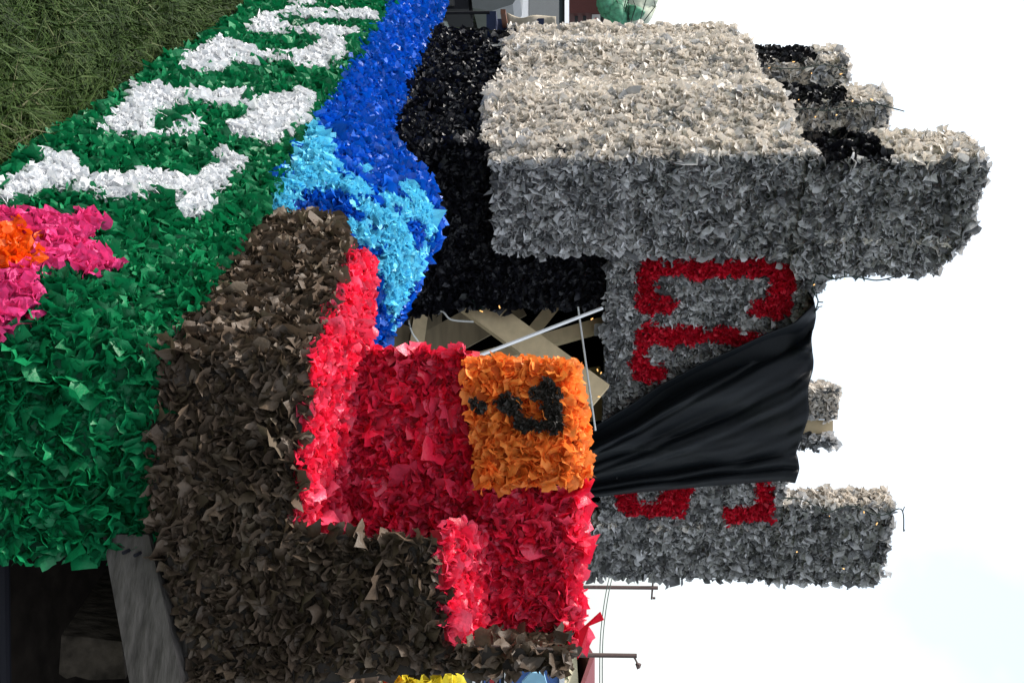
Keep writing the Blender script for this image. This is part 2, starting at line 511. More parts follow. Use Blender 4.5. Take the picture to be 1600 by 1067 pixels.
def blade_mesh(name, cen, L, W, mat, lean=1.15):
    n = len(cen)
    az = rng.uniform(0, 2 * math.pi, n); d = np.stack([np.cos(az), np.sin(az), np.zeros(n)], 1)
    sd_ = np.stack([-np.sin(az), np.cos(az), np.zeros(n)], 1)
    ln = np.abs(rng.normal(lean, .55, n))[:, None]
    L = L[:, None]; W = W[:, None]
    V = []
    for t, w in ((0, 1), (.45, .85), (1.0, .08)):
        c = cen + d * L * ln * t ** 1.5 * .9
        c = c + np.array([0, 0, 1]) * L * (t - ln * .42 * t ** 2.2)
        V += [c - sd_ * W * w / 2, c + sd_ * W * w / 2]
    V = np.stack(V, 1).reshape(-1, 3)
    base = np.arange(n)[:, None] * 6
    Fq = np.concatenate([base + np.array([[0, 1, 3, 2]]), base + np.array([[2, 3, 5, 4]])])
    fld = .5 + .5 * np.sin(cen[:, 0] * 6 + 2 * np.sin(cen[:, 1] * 4)) * np.cos(cen[:, 1] * 5 + cen[:, 0] * 3)
    tone = np.repeat(np.clip(rng.random(n) ** 1.2 * .75 + .3 * fld - .05, 0, 1), 6)
    return mesh_np(name, V, Fq, [mat], tone=tone)

def make_grass():
    m = bpy.data.materials.new('grass_blades'); m.use_nodes = True
    n, l = m.node_tree.nodes, m.node_tree.links
    p = n['Principled BSDF']; p.inputs['Roughness'].default_value = .6; p.inputs['Specular IOR Level'].default_value = .15
    a = n.new('ShaderNodeAttribute'); a.attribute_name = 'tone'
    r = n.new('ShaderNodeValToRGB'); e = r.color_ramp.elements
    e[0].position = 0; e[0].color = (.010, .018, .005, 1)
    e[1].position = 1; e[1].color = (.16, .14, .09, 1)
    for pos, c in ((.3, (.020, .040, .007, 1)), (.62, (.036, .068, .012, 1)), (.86, (.060, .085, .026, 1))):
        x = e.new(pos); x.color = c
    l.new(a.outputs['Fac'], r.inputs[0]); l.new(r.outputs[0], p.inputs['Base Color'])
    # near strip in view left of the float, denser close by
    n1 = 52000
    t = rng.random(n1) ** 1.4
    Yv = 2.4 + t * 5.6
    side = (Yv - 5) / .866                     # parallel to the float's side
    x_edge = -.89 - .5 * side - .866 * .50     # the skirt's foot
    wdt = rng.random(n1) ** .9 * (0.15 * Yv + .95)
    X = x_edge + .32 - wdt
    cen = np.stack([X, Yv, np.full(n1, -.01)], 1)
    clump = np.sin(X * 9 + 2 * np.sin(Yv * 5)) * np.cos(Yv * 7 + X * 3)
    L = rng.uniform(.05, .15, n1) * (1 + .35 * clump)
    link('grass', blade_mesh('grass', cen, L, rng.uniform(.003, .009, n1), m), kind='stuff')
    n2 = 22000
    Yv = rng.uniform(7, 24, n2); X = -Yv * rng.uniform(.20, .48, n2)
    cen = np.stack([X, Yv, np.full(n2, -.01)], 1)
    link('grass', blade_mesh('grass', cen, rng.uniform(.06, .14, n2), rng.uniform(.008, .02, n2), m), kind='stuff')
make_grass()

# ------------------------------------------------------------------ green skirt with white letters
skirt = empty('float_skirt', Q(-.5, 0, 0), 'green tissue paper skirt with white lettering along the side of the float', 'float skirt')
def skirt_pt(s, t):
    # t 0 = top edge, 1 = foot
    foot = np.interp(s, [-2.6, -1.5, 0, 3], [-.75, -.68, -.59, -.52])
    p = -.40 + (foot + .40) * (t ** 1.15)
    return Q(p, s, .64 + (.07 - .64) * t)
ss = np.array([-2.56, -2.2, -1.8, -1.4, -.9, -.3, .4, 1.2, 2.1, 3.2])
ctrl = np.array([[skirt_pt(s, t) for s in ss] for t in (0, .25, .5, .75, 1)])
side_panel = base_panel('side_panel', ctrl, BASE['green'], skirt)
LET = [
    ([(0,268),(20,275),(45,268),(45,255),(65,255),(62,240),(75,232),(95,245),(118,236),(125,262),(135,285),(150,275),(190,268),(225,266),(250,258),(275,272),(290,278),(310,268),(335,258),(345,250),(338,236),(350,233),(370,243),(388,250),(375,264),(357,277),(352,287),(332,297),(330,322),(310,335),(280,332),(278,310),(265,303),(240,296),(215,304),(170,312),(145,304),(130,292),(100,294),(80,290),(60,297),(30,302),(15,317),(0,322)], 'white curling letter nearest the pink flower'),
    ([(205,135),(205,128),(245,131),(265,143),(300,136),(330,146),(355,138),(390,140),(400,153),(420,146),(455,146),(475,136),(498,150),(482,165),(482,185),(467,200),(440,217),(415,224),(388,212),(358,213),(358,197),(375,182),(395,170),(398,162),(360,164),(330,162),(310,157),(290,161),(270,158),(262,172),(247,177),(237,187),(242,203),(270,197),(278,185),(300,180),(314,190),(306,207),(270,206),(250,214),(210,210),(190,207),(153,204),(165,190),(180,175),(200,160)], 'white letter shaped like a G'),
    ([(288,75),(300,85),(345,56),(370,63),(400,73),(400,80),(460,80),(488,75),(498,62),(535,56),(543,75),(522,97),(500,108),(465,105),(455,92),(400,96),(360,98),(340,111),(310,114),(278,108),(292,95)], 'white letter shaped like a C'),
    ([(383,46),(412,19),(437,20),(460,13),(500,16),(583,16),(588,29),(540,28),(500,28),(452,27),(442,31),(425,40),(470,43),(500,41),(557,43),(562,52),(500,54),(445,52),(400,51)], 'white letter made of two parallel strokes'),
    ([(448,7),(470,-3),(490,-3),(492,4),(470,9)], 'white letter at the far end of the lettering'),
]
letters = [(poly, tuft_part('letter', skirt, lab)) for poly, lab in LET]
FLOWER = [(-30,338),(22,345),(50,337),(85,345),(148,343),(152,362),(132,377),(117,390),(167,398),(187,422),(150,430),(115,422),(60,428),(52,447),(57,470),(40,500),(12,520),(10,553),(-30,570)]
CENTRE = [(-30,368),(30,370),(60,370),(72,395),(52,420),(10,433),(-30,436)]
flower = empty('paper_flower', on_plane(20, 420, Q(-.6, -2.2, .3), -A_), 'pink tissue flower with orange centre on the green skirt', 'paper flower')
petals = tuft_part('petals', flower)
centre = tuft_part('flower_centre', flower, 'orange centre of the flower')
# slots to the flower instead of the skirt
flower_rec = []
def skirt_col(x, y, P):
    left = np.ones(len(x), bool); out = []
    fl = in_poly(x, y, FLOWER); ce = in_poly(x, y, CENTRE)
    flower_rec.append((P, fl & ~ce, ce))
    left &= ~(fl | ce)
    for poly, part in letters:
        m = in_core(x, y, poly, P, .011) & left
        left &= ~m
    out.append((left, 'green', None))
    return out
scatter(skirt, side_panel, ctrl, skirt_col, size=.035, spacing=.027, tilt=.42)
scatter(skirt, side_panel, ctrl, lambda x, y, P: [(in_core(x, y, po, P, .005 if k < 2 else .002), 'white', pt) for k, (po, pt) in enumerate(letters)], size=.026, spacing=.018, tilt=.4, lift=.019)
FN = -A_ * .9 + np.array([0, 0, .35]); FN /= np.linalg.norm(FN)
def lay_flower():
  for P, a, b in flower_rec:
    for m, key, part in ((a, 'pink', petals), (b, 'deep_orange', centre)):
        if m.any():
            k = m.sum()
            N = FN + rng.normal(0, .45, (k, 3)); N /= np.linalg.norm(N, axis=1)[:, None]
            TF.add(flower, part, key, P[m] + FN * .022, N, .038 * rng.uniform(.8, 1.2, k))
lay_flower()
# front of the skirt
xs = np.array([.045, .2, .36, .50])
fr = np.array([[(x, 2.56 - .03 * x, .62) for x in xs], [(x + .0, 2.47, .42) for x in xs], [(x - .08 * (x < .1), 2.36, .22) for x in xs], [(x - .2 * (x < .1), 2.30, .03) for x in xs]])
cor = np.array([[skirt_pt(-2.56, 0), fr[0, 0]], [skirt_pt(-2.56, .33), fr[1, 0]], [skirt_pt(-2.56, .68), fr[2, 0]], [skirt_pt(-2.56, 1), fr[3, 0]]])
frc = np.concatenate([cor[:, :1], fr], 1)
front_panel = base_panel('front_panel', frc, BASE['green'], skirt)
flower_rec.clear()
scatter(skirt, front_panel, frc, skirt_col, size=.042, spacing=.029, tilt=.45, droop=.1)
lay_flower()

# ------------------------------------------------------------------ river
river = empty('paper_river', Q(-.25, -.8, .62), 'blue tissue paper river with light blue streaks curling round the castle foot', 'river')
def rv(lo, up, bul=0.0):
    lo = np.array(lo); up = np.array(up)
    pts = []
    for t in (0, .2, .4, .6, .8, 1):
        p = lo * (1 - t) + up * t
        k = math.sin(math.pi * min(1, t * 1.05)) * bul
        pts.append(p + np.array([-.25, -.85, .35]) * k)
    return pts
cols = [rv(Q(-.40, 3.2, .64), Q(-.06, 3.2, .80), .02), rv(Q(-.40, 1.6, .64), Q(-.06, 1.6, .80), .02), rv(Q(-.40, .6, .64), Q(-.07, .6, .80), .02),
        rv(Q(-.40, 0, .64), Q(-.10, 0, .80), .03), rv(Q(-.40, -.6, .64), at(602, 212, 4.75), .04), rv(Q(-.40, -1.0, .64), at(640, 250, 4.5), .06),
        rv(at(420, 290, 3.57), at(680, 295, 4.3), .09), rv(at(430, 350, 3.5), at(686, 335, 4.2), .12), rv(at(440, 400, 3.45), at(672, 395, 4.12), .12),
        rv(at(450, 450, 3.42), at(648, 450, 4.05), .10), rv(at(460, 500, 3.42), at(620, 500, 4.0), .06), rv(at(470, 545, 3.42), at(590, 535, 3.95), .03)]
rc = np.array(cols).transpose(1, 0, 2)
river_bed = base_panel('river_surface', rc, BASE['blue'], river, .05)
def cr(pts): return [(380 + a * .356, 180 + b * .356) for a, b in pts]
STREAK = [cr(p) for p in (
    [(320,20),(350,80),(385,150),(400,230),(430,270),(490,285),(560,308),(545,352),(480,362),(430,350),(380,310),(330,345),(250,330),(230,400),(230,450),(120,445),(75,390),(90,285),(190,285),(200,235),(245,265),(235,190),(275,110),(295,35)],
    [(700,280),(760,310),(805,370),(840,440),(830,520),(805,580),(790,645),(765,600),(790,540),(775,475),(740,450),(700,435),(660,425),(665,378),(705,370),(668,320)],
    [(598,340),(640,345),(665,390),(630,402),(598,372)],
    [(500,368),(560,378),(620,408),(685,440),(710,490),(740,560),(772,640),(755,700),(740,760),(705,820),(668,900),(655,945),(635,860),(605,720),(540,628),(600,645),(625,620),(588,570),(598,512),(622,500),(560,455),(498,422)],
    [(418,465),(500,452),(555,490),(595,540),(570,585),(500,548),(440,502)],
    [(510,215),(580,240),(590,255),(540,255),(510,235)])]
streaks = tuft_part('light_blue_streaks', river, 'light blue crest streaks on the blue river')
def river_col(x, y, P):
    m = np.zeros(len(x), bool)
    jx, jy = x + rng.normal(0, 2, len(x)), y + rng.normal(0, 2, len(x))
    for s in STREAK: m |= in_poly(jx, jy, s)
    return [(m, 'sky_blue', streaks), (~m, 'blue', None)]
scatter(river, river_bed, rc, river_col, size=.034, spacing=.029)
scatter(river, river_bed, rc, lambda x, y, P: [(np.any([in_core(x, y, s, P, .012) for s in STREAK], axis=0), 'sky_blue', streaks)], size=.029, spacing=.023, lift=.016)

# ------------------------------------------------------------------ castle
castle = empty('paper_castle', C_ + A_ * 1.3 + B_ * 1.2 + np.array([0, 0, .75]), 'grey tissue paper castle with black foot, corner towers and red letters', 'castle')
# side wall: sunlight painted in as paler tissue, gently rippled
sv = np.array([0, .25, .5, .75, 1.0, 1.25, 1.5, 1.75, 2.0, 2.2])
def side_off(s): return -.02 - .05 * (1 - math.cos(2 * math.pi * (s - .1) / .95)) * (s > .15)
zlow = lambda s: 1.24 if s < 1.15 else 1.29
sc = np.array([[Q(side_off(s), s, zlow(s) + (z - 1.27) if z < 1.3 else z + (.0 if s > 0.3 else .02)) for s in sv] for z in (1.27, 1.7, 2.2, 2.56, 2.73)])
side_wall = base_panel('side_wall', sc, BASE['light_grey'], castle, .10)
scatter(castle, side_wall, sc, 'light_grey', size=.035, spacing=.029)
# top of the side wall
tw = np.array([[Q(side_off(s), s, 2.74) for s in sv], [Q(.12, s, 2.76) for s in sv]])
scatter(castle, side_wall, tw, 'light_grey', size=.035, spacing=.033)
# black foot, side
bc = np.array([[Q(.0 + side_off(s) * .5, s, zlow(s) + .02) for s in sv], [Q(-.03, s, 1.02) for s in sv], [Q(-.08, s, .78) for s in sv], [Q(-.10, s, .70) for s in sv]])
side_foot = base_panel('side_foot', bc, BASE['black'], castle, .04, 'black foot under the side wall')
scatter(castle, side_foot, bc, 'black', size=.036, spacing=.031)
# black foot, front
pv = np.array([0, .24, .47, .66, .84])
fc = np.array([[Q(p, .0 + (.02 if p > .1 else 0), z) - B_ * (.10 if z < .8 else (.05 if z < 1.1 else 0)) + A_ * 0 for p in pv] for z in (1.88, 1.5, 1.1, .78, .66)])
front_foot = base_panel('front_foot', fc, BASE['black'], castle, .05, 'black wall panel beside the gate')
scatter(castle, front_foot, fc, 'black', size=.036, spacing=.031)
cnr = np.array([[Q(-.03, 0, 1.26), Q(0, -.02, 1.26)], [Q(-.08, 0, .78), Q(0, -.1, .78)], [Q(-.1, 0, .66), Q(0, -.1, .66)]])
scatter(castle, front_foot, cnr, 'black', size=.036, spacing=.031)
# front wall with letters
NF = -B_
fw = np.array([[Q(p, -.03, min(z, 2.93 if p < .7 else 2.87)) for p in (.44, .66, .78, 1.2, 1.7, 2.25)] for z in (2.93, 2.4, 1.85)])
front_wall = base_panel('front_wall', fw, BASE['grey'], castle, .12)
def c6(p): return [(920 + a * .23125, 400 + b * .2313) for a, b in p]
def c7(p): return [(920 + a * .325, 580 + b * .325) for a, b in p]
CL = [
    (c6([(375,18),(430,8),(480,28),(560,38),(650,33),(740,33),(800,43),(870,38),(950,33),(1050,38),(1180,28),(1230,53),(1350,63),(1415,88),(1400,200),(1365,270),(1370,380),(1290,433),(1220,423),(1160,403),(1085,412),(1115,308),(1205,300),(1210,250),(1245,200),(1228,142),(1180,135),(1090,130),(900,145),(820,145),(720,163),(640,122),(570,140),(490,125),(445,172),(445,270),(550,278),(607,300),(592,342),(562,395),(470,390),(370,388),(318,352),(335,250),(330,170),(348,100)]), 'red letter C on the castle front', 0),
    (c6([(325,475),(420,485),(520,485),(640,465),(760,495),(830,505),(880,485),(960,485),(1000,515),(1130,525),(1200,560),(1000,605),(940,595),(830,575),(680,605),(600,595),(540,625),(470,585),(430,595),(402,612),(397,732),(510,728),(524,790),(482,855),(380,845),(288,803),(315,770),(262,737),(308,700),(316,600),(330,560)]), 'red letter L partly under the black cloth', 1),
    (c7([(130,560),(228,560),(222,618),(250,638),(330,633),(352,570),(352,540),(495,540),(482,620),(462,705),(380,695),(300,705),(240,685),(200,698),(138,662)]), 'red letter S beside the right tower', 2),
    (c7([(808,525),(872,525),(884,600),(880,718),(800,730),(740,725),(655,745),(646,658),(720,652),(788,656),(816,640)]), None, 2),
]
lp = [tuft_part('letter', castle, CL[0][1]), tuft_part('letter', castle, CL[1][1]), tuft_part('letter', castle, CL[2][1])]
def wall_col(x, y, P):
    left = np.ones(len(x), bool); out = []
    for poly, lab, k in CL:
        m = in_poly(x, y, poly) & left
        left &= ~m
    out.append((left, 'grey', None))
    return out
scatter(castle, front_wall, fw, wall_col, size=.030, spacing=.0275)
scatter(castle, front_wall, fw, lambda x, y, P: [(in_poly(x, y, po), 'dark_red', lp[k]) for po, lab, k in CL], size=.022, spacing=.017, lift=.012)
# parapet top of the front wall, and the added roof and inner panels that keep the inside dark
box_part('roof', hexa([Q(.1, .12, 2.60), Q(2.6, .12, 2.60), Q(2.6, 2.4, 2.60), Q(.1, 2.4, 2.60)], [Q(.1, .12, 2.63), Q(2.6, .12, 2.63), Q(2.6, 2.4, 2.63), Q(.1, 2.4, 2.63)]), M_SHADE, castle)
box_part('back_wall', hexa([Q(.05, 2.4, .7), Q(2.65, 2.4, .7), Q(2.65, 2.5, .7), Q(.05, 2.5, .7)], [Q(.05, 2.4, 2.7), Q(2.65, 2.4, 2.7), Q(2.65, 2.5, 2.7), Q(.05, 2.5, 2.7)]), M_SHADE, castle)
box_part('far_side_wall', hexa([Q(2.6, .35, .7), Q(2.7, .35, .7), Q(2.7, 2.4, .7), Q(2.6, 2.4, .7)], [Q(2.6, .35, 2.7), Q(2.7, .35, 2.7), Q(2.7, 2.4, 2.7), Q(2.6, 2.4, 2.7)]), M_SHADE, castle)
box_part('inner_shade_panel', hexa([Q(.10, .12, .7), Q(.12, .12, .7), Q(.12, 2.4, .7), Q(.10, 2.4, .7)], [Q(.10, .12, 2.6), Q(.12, .12, 2.6), Q(.12, 2.4, 2.6), Q(.10, 2.4, 2.6)]), M_SHADE, castle)  # added dark panel behind the side wall, keeps the gate dark

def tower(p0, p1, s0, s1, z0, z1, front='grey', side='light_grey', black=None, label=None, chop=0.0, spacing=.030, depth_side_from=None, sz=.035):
    """one castle tower: solid core plus tufts on the front, the left side and the top"""
    f = [Q(p0, s0, z0), Q(p1, s0, z0), Q(p1, s1, z0), Q(p0, s1, z0)]
    u = [Q(p0, s0, z1), Q(p1, s0, z1 - chop), Q(p1, s1, z1 - chop), Q(p0, s1, z1)]
    t = box_part('tower', hexa(f, u), BASE['grey'], castle, label)
    scatter(castle, t, quad(f[0], f[1], u[1], u[0]), front, size=sz, spacing=spacing)
    zs = depth_side_from or z0
    a0, a1 = Q(p0, s0, zs), Q(p0, s1, zs)
    if black:
        m0, m1 = Q(p0, s0, black), Q(p0, s1, black)
        scatter(castle, t, quad(a0, a1, m1, m0), 'black', size=sz, spacing=spacing)
        scatter(castle, t, quad(m0, m1, u[3], u[0]), side, size=sz, spacing=spacing)
    else:
        scatter(castle, t, quad(a0, a1, u[3], u[0]), side, size=sz, spacing=spacing)
    scatter(castle, t, quad(u[0], u[1], u[2], u[3]), front, size=sz, spacing=spacing * 1.1)
    if p1 > 2.2 or True:
        scatter(castle, t, quad(Q(p1, s0, max(z0, z1 - .9)), Q(p1, s1, max(z0, z1 - .9)), u[2], u[1]), front, size=sz, spacing=spacing * 1.2)
    return t
# lower and upper body of the near corner tower
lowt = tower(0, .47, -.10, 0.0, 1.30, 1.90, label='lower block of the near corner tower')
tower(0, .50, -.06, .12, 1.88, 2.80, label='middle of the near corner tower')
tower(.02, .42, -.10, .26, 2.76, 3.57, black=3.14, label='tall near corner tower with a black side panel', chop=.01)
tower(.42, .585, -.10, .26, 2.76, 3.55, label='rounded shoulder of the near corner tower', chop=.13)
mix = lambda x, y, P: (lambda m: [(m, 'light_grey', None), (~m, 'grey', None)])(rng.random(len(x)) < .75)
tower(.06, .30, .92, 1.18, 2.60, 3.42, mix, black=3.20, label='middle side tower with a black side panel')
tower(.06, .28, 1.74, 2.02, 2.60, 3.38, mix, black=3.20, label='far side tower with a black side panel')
tower(2.23, 2.62, -.035, .14, .72, 2.90, label='lower shaft of the right-hand tower')
tower(2.07, 2.63, -.045, .10, 2.88, 3.48, label='top of the right-hand tower')
# small rear tower seen over the cloth, split round a bare post
def rear(xa, xb, ya, yb, Y, colr, label):
    lo, hi = at(xa, ya, Y), at(xb, yb, Y)
    w = hi[0] - lo[0]
    f = [np.array([lo[0], Y, 2.4]), np.array([lo[0] + w, Y + .05, 2.4]), np.array([lo[0] + w, Y + .3, 2.4]), np.array([lo[0], Y + .3, 2.4])]
    u = [q_ + np.array([0, 0, hi[2] - 2.4]) for q_ in f]
    t = box_part('tower', hexa(f, u), BASE['grey'], castle, label)
    scatter(castle, t, quad(f[0], f[1], u[1], u[0]), colr, size=.036, spacing=.033)
    scatter(castle, t, quad(f[0], f[3], u[3], u[0]), colr, size=.036, spacing=.033)
rear(1180, 1312, 606, 656, 7.0, 'light_grey', 'small pale rear tower seen over the black cloth')
rear(1180, 1306, 686, 700, 7.0, 'grey', 'thin grey rear tower beside the bare post')
rear(1180, 1262, 520, 550, 7.0, 'light_grey', 'rear tower whose tip just shows over the cloth')
post = at(1300, 668, 7.05)
box_part('post', bar((post[0], 7.12, 2.3), (post[0], 7.12, post[2] + .02), .09, .04, (0, 1, 0)), M_WOOD, castle)

# timber inside the gate
def plank(x0, y0, Y0, x1, y1, Y1, w, t=.04, mat=M_WOOD, name='timber'):
    a, b = at(x0, y0, Y0), at(x1, y1, Y1)
    box_part(name, bar(a, b, t, w, upv=(0, -1, 0.01)) if False else flat_bar(a, b, w, t), mat, castle)
def flat_bar(a, b, w, t):
    d = b - a; d /= np.linalg.norm(d)
    view = (EYE - (a + b) / 2); view /= np.linalg.norm(view)
    view = view + np.array([-.35, 0, .25]); 
    s = np.cross(d, view); s /= np.linalg.norm(s)
    n = np.cross(s, d)
    c = [s * w / 2 + n * t / 2, -s * w / 2 + n * t / 2, -s * w / 2 - n * t / 2, s * w / 2 - n * t / 2]
    return hexa([a + k for k in c], [b + k for k in c])
def c2(x, y): return 600 + x * .21875, 460 + y * .2188
plank(*c2(590, 30), 5.55, *c2(1545, 730), 5.35, .15)
plank(*c2(900, 470), 5.95, *c2(1230, 60), 5.95, .07, .04)
plank(*c2(640, 480), 5.75, *c2(1640, 195), 5.75, .075, .06)
plank(*c2(180, 470), 6.1, *c2(960, 40), 6.1, .20, .03, M_PLY)
plank(*c2(270, 60), 5.9, *c2(215, 460), 5.9, .08, .05)
plank(*c2(120, 60), 6.2, *c2(60, 470), 6.2, .26, .02, M_PLY, 'plywood_sheet')
plank(*c2(330, 520), 6.4, *c2(330, 90), 6.4, .14, .03, M_PLY)
plank(*c2(1480, 520), 6.3, *c2(1530, 900), 6.3, .10, .04, M_WOOD)
# rods
def rod(x0, y0, Y0, x1, y1, Y1, r, label=None, group='thin rods in front of the gate'):
    o = link('metal_rod', poly_mesh('metal_rod', *tube([at(x0, y0, Y0), at(x1, y1, Y1)], r), M_METAL), castle, label)
rod(*c2(660, 445), 4.9, *c2(1560, 98), 5.2, .009)
rod(*c2(1385, 90), 5.25, *c2(1510, 970), 5.0, .005)
# cord loops
def curve3(pts, n=24):
    pts = [np.array(p) for p in pts]
    P = [pts[0]] + pts + [pts[-1]]
    out = []
    for i in range(1, len(P) - 2):
        for k in range(n // (len(pts) - 1) + 1):
            t = k / (n // (len(pts) - 1) + 1)
            out.append(.5 * ((2 * P[i]) + (-P[i - 1] + P[i + 1]) * t + (2 * P[i - 1] - 5 * P[i] + 4 * P[i + 1] - P[i + 2]) * t * t + (-P[i - 1] + 3 * P[i] - 3 * P[i + 1] + P[i + 2]) * t ** 3))
    out.append(pts[-1]); return out
cord = link('white_cord', poly_mesh('white_cord', *join([
    tube(curve3([at(*c2(190, 90), 5.5), at(*c2(170, 160), 5.45), at(*c2(200, 270), 5.45), at(*c2(245, 335), 5.5)]), .005),
    tube(curve3([at(*c2(255, 85), 5.5), at(*c2(290, 130), 5.45), at(*c2(410, 120), 5.4), at(*c2(480, 180), 5.4), at(*c2(640, 195), 5.4)]), .005)]), M_WHITEWIRE), castle)


# ------------------------------------------------------------------ string lights
def light_string(label, paths, bulbs, Yb, group=None):
    root = empty('string_lights', at(*bulbs[0], Yb), label, 'string lights', group)
    parts = []
    for p in paths:
        c = curve3([at(x, y, Y) for x, y, Y in p], 30)
        parts.append(tube(c, .0035, 5))
        for i in range(3, len(c), 4):       # little sockets
            d = rng.normal(0, 1, 3); d[1] = -abs(d[1]); d /= np.linalg.norm(d)
            parts.append(tube([c[i], c[i] + d * .028], .003, 4))
    if parts: link('wire', poly_mesh('wire', *join(parts), M_WIRE), root)
    for x, y in bulbs:
        P = at(x, y, Yb)
        d = rng.normal(0, .004, 3)
        b = link('bulb', poly_mesh('bulb', *tube([P - d, P - d * .4, P + d * .6, P + d], .0028, 6), M_BULB), root)
wF = lambda x, y, o=.06: float(on_plane(x, y, Q(0, -.03, 0), NF)[1]) - o
light_string('lights on green wire strung down the right-hand tower', [[(1220, 778, 5.9), (1255, 780, 5.9), (1290, 800, 5.9), (1330, 790, 5.9), (1375, 805, 5.88), (1408, 795, 5.88), (1412, 830, 5.88)]],
             [(1296, 806), (1370, 818), (1350, 800), (1318, 888), (1245, 862)], 5.9)
light_string('lights on green wire strung up the middle side tower', [[(1235, 172, 5.72), (1262, 170, 5.72), (1290, 173, 5.70), (1330, 168, 5.70), (1360, 162, 5.70), (1405, 172, 5.70)]],
             [(1248, 156), (1274, 183), (1307, 180), (1332, 158), (1362, 156)], 5.7)
light_string('lights on green wire strung up the far side tower', [[(1195, 105, 6.4), (1240, 108, 6.4), (1290, 102, 6.4), (1325, 110, 6.4)]],
             [(1203, 106), (1240, 97), (1268, 115), (1314, 116)], 6.4)
light_string('dark wire dangling under the overhang of the near tower', [[(1275, 430, 5.2), (1285, 428, 5.15), (1300, 436, 5.15), (1330, 432, 5.15), (1370, 438, 5.2), (1400, 432, 5.2)], [(1275, 430, 5.2), (1270, 452, 5.2), (1278, 470, 5.25), (1272, 490, 5.25)]],
             [(1272, 445), (1320, 436)], 5.15)
light_string('lights on green wire hanging inside the castle gate', [[(*c2(610, 50), 5.4), (*c2(660, 80), 5.4), (*c2(690, 120), 5.4)]],
             [c2(*b) for b in ((120, 155), (65, 290), (695, 120), (825, 90), (1485, 175), (1525, 540), (1550, 560), (1535, 730))], 5.2)

# ------------------------------------------------------------------ black cloth over the castle front
def smooth_noise(t, seed, f):
    r = np.random.default_rng(seed).normal(size=64)
    x = t * f; i = np.floor(x).astype(int) % 64; k = x - np.floor(x); k = k * k * (3 - 2 * k)
    return r[i] * (1 - k) + r[(i + 1) % 64] * k
def make_cloth():
    m = bpy.data.materials.new('black_satin_cloth'); m.use_nodes = True
    n, l = m.node_tree.nodes, m.node_tree.links
    p = n['Principled BSDF']
    p.inputs['Base Color'].default_value = (.0065, .0078, .010, 1)
    p.inputs['Roughness'].default_value = .5; p.inputs['Specular IOR Level'].default_value = .13
    p.inputs['Sheen Weight'].default_value = .06; p.inputs['Sheen Roughness'].default_value = .4; p.inputs['Sheen Tint'].default_value = (.25, .32, .36, 1)
    tc = n.new('ShaderNodeTexCoord'); no = n.new('ShaderNodeTexNoise'); no.inputs['Scale'].default_value = 9; no.inputs['Detail'].default_value = 5
    l.new(tc.outputs['Object'], no.inputs['Vector'])
    b = n.new('ShaderNodeBump'); b.inputs['Strength'].default_value = .25; b.inputs['Distance'].default_value = .02
    l.new(no.outputs['Fac'], b.inputs['Height']); l.new(b.outputs[0], p.inputs['Normal'])
    Lc = np.array([(1272, 474), (1242, 503), (1195, 522), (1150, 543), (1090, 570), (1030, 602), (985, 632), (935, 662), (905, 680)], float)
    Rc = np.array([(1244, 754), (1222, 750), (1180, 753), (1150, 755), (1100, 759), (1050, 764), (1000, 768), (935, 775), (900, 778)], float)
    NI, NJ = 110, 70
    J = np.linspace(0, 1, NJ); I = np.linspace(0, 1, NI)
    kk = np.linspace(0, 1, len(Lc))
    L_ = np.stack([np.interp(J, kk, Lc[:, 0]), np.interp(J, kk, Lc[:, 1])], 1)
    R_ = np.stack([np.interp(J, kk, Rc[:, 0]), np.interp(J, kk, Rc[:, 1])], 1)
    V = []
    def wall(x, y, off): return on_plane(x, y, Q(0, -.03, 0) + NF * off, NF)
    for j in range(NJ):
        for i in range(NI):
            w = I[i]
            # folds gather towards the lower left, so more of them bunch near both edges
            px = L_[j] * (1 - w) + R_[j] * w
            if j < 12: px = px + np.array([(6 * math.sin(math.pi * w) - 9 * math.exp(-((w - .84) / .06) ** 2) + 2.5 * math.sin(23 * w)) * (1 - j / 12), 0])
            wi = w + .05 * math.sin(3.1 * J[j] + 5 * w)
            f = .028 * float(smooth_noise(np.array(wi), 3, 7)) + .011 * float(smooth_noise(np.array(wi), 5, 15)) * (.4 + .6 * abs(math.sin(2 * J[j] + w)))
            f += .022 * float(smooth_noise(np.array(w * 1.0 + J[j] * .8), 9, 6)) * math.sin(math.pi * w)
            q1 = w * 1.5 + J[j] * 1.1 + .12 * math.sin(7 * J[j] + 4 * w); q2 = w * 2.2 - J[j] * .7
            f += .016 * (1 - 2 * abs(float(smooth_noise(np.array(q1 % 6), 21, 5)))) * math.sin(math.pi * min(1, w * 1.15)) + .008 * float(smooth_noise(np.array((q2 + 3) % 6), 33, 9))
            if w > .84: f += .035 * abs(math.sin((w - .84) / .16 * math.pi * 2.0))
            off = .085 + .03 * math.sin(math.pi * w) + f
            V.append(wall(px[0], px[1], max(.045, off)))
    V = np.array(V).reshape(NJ, NI, 3)
    # over the top and down behind
    top = V[0]
    extra = []
    for k, (back, dz) in enumerate(((.05, .004), (.12, -.004), (.20, -.03), (.24, -.25))):
        e = top + B_ * back; e[:, 2] = top[:, 2] + dz
        extra.insert(0, e)
    G = np.concatenate([np.array(extra), V])
    R, Cn = G.shape[:2]
    Fq = [(i * Cn + j, i * Cn + j + 1, (i + 1) * Cn + j + 1, (i + 1) * Cn + j) for i in range(R - 1) for j in range(Cn - 1)]
    o = link('black_cloth', mesh_np('black_cloth', G.reshape(-1, 3), Fq, [m], smooth=True))
    so = o.modifiers.new('thickness', 'SOLIDIFY'); so.thickness = .004
    tag(o, 'black cloth draped in folds over the castle front wall', 'cloth')
make_cloth()

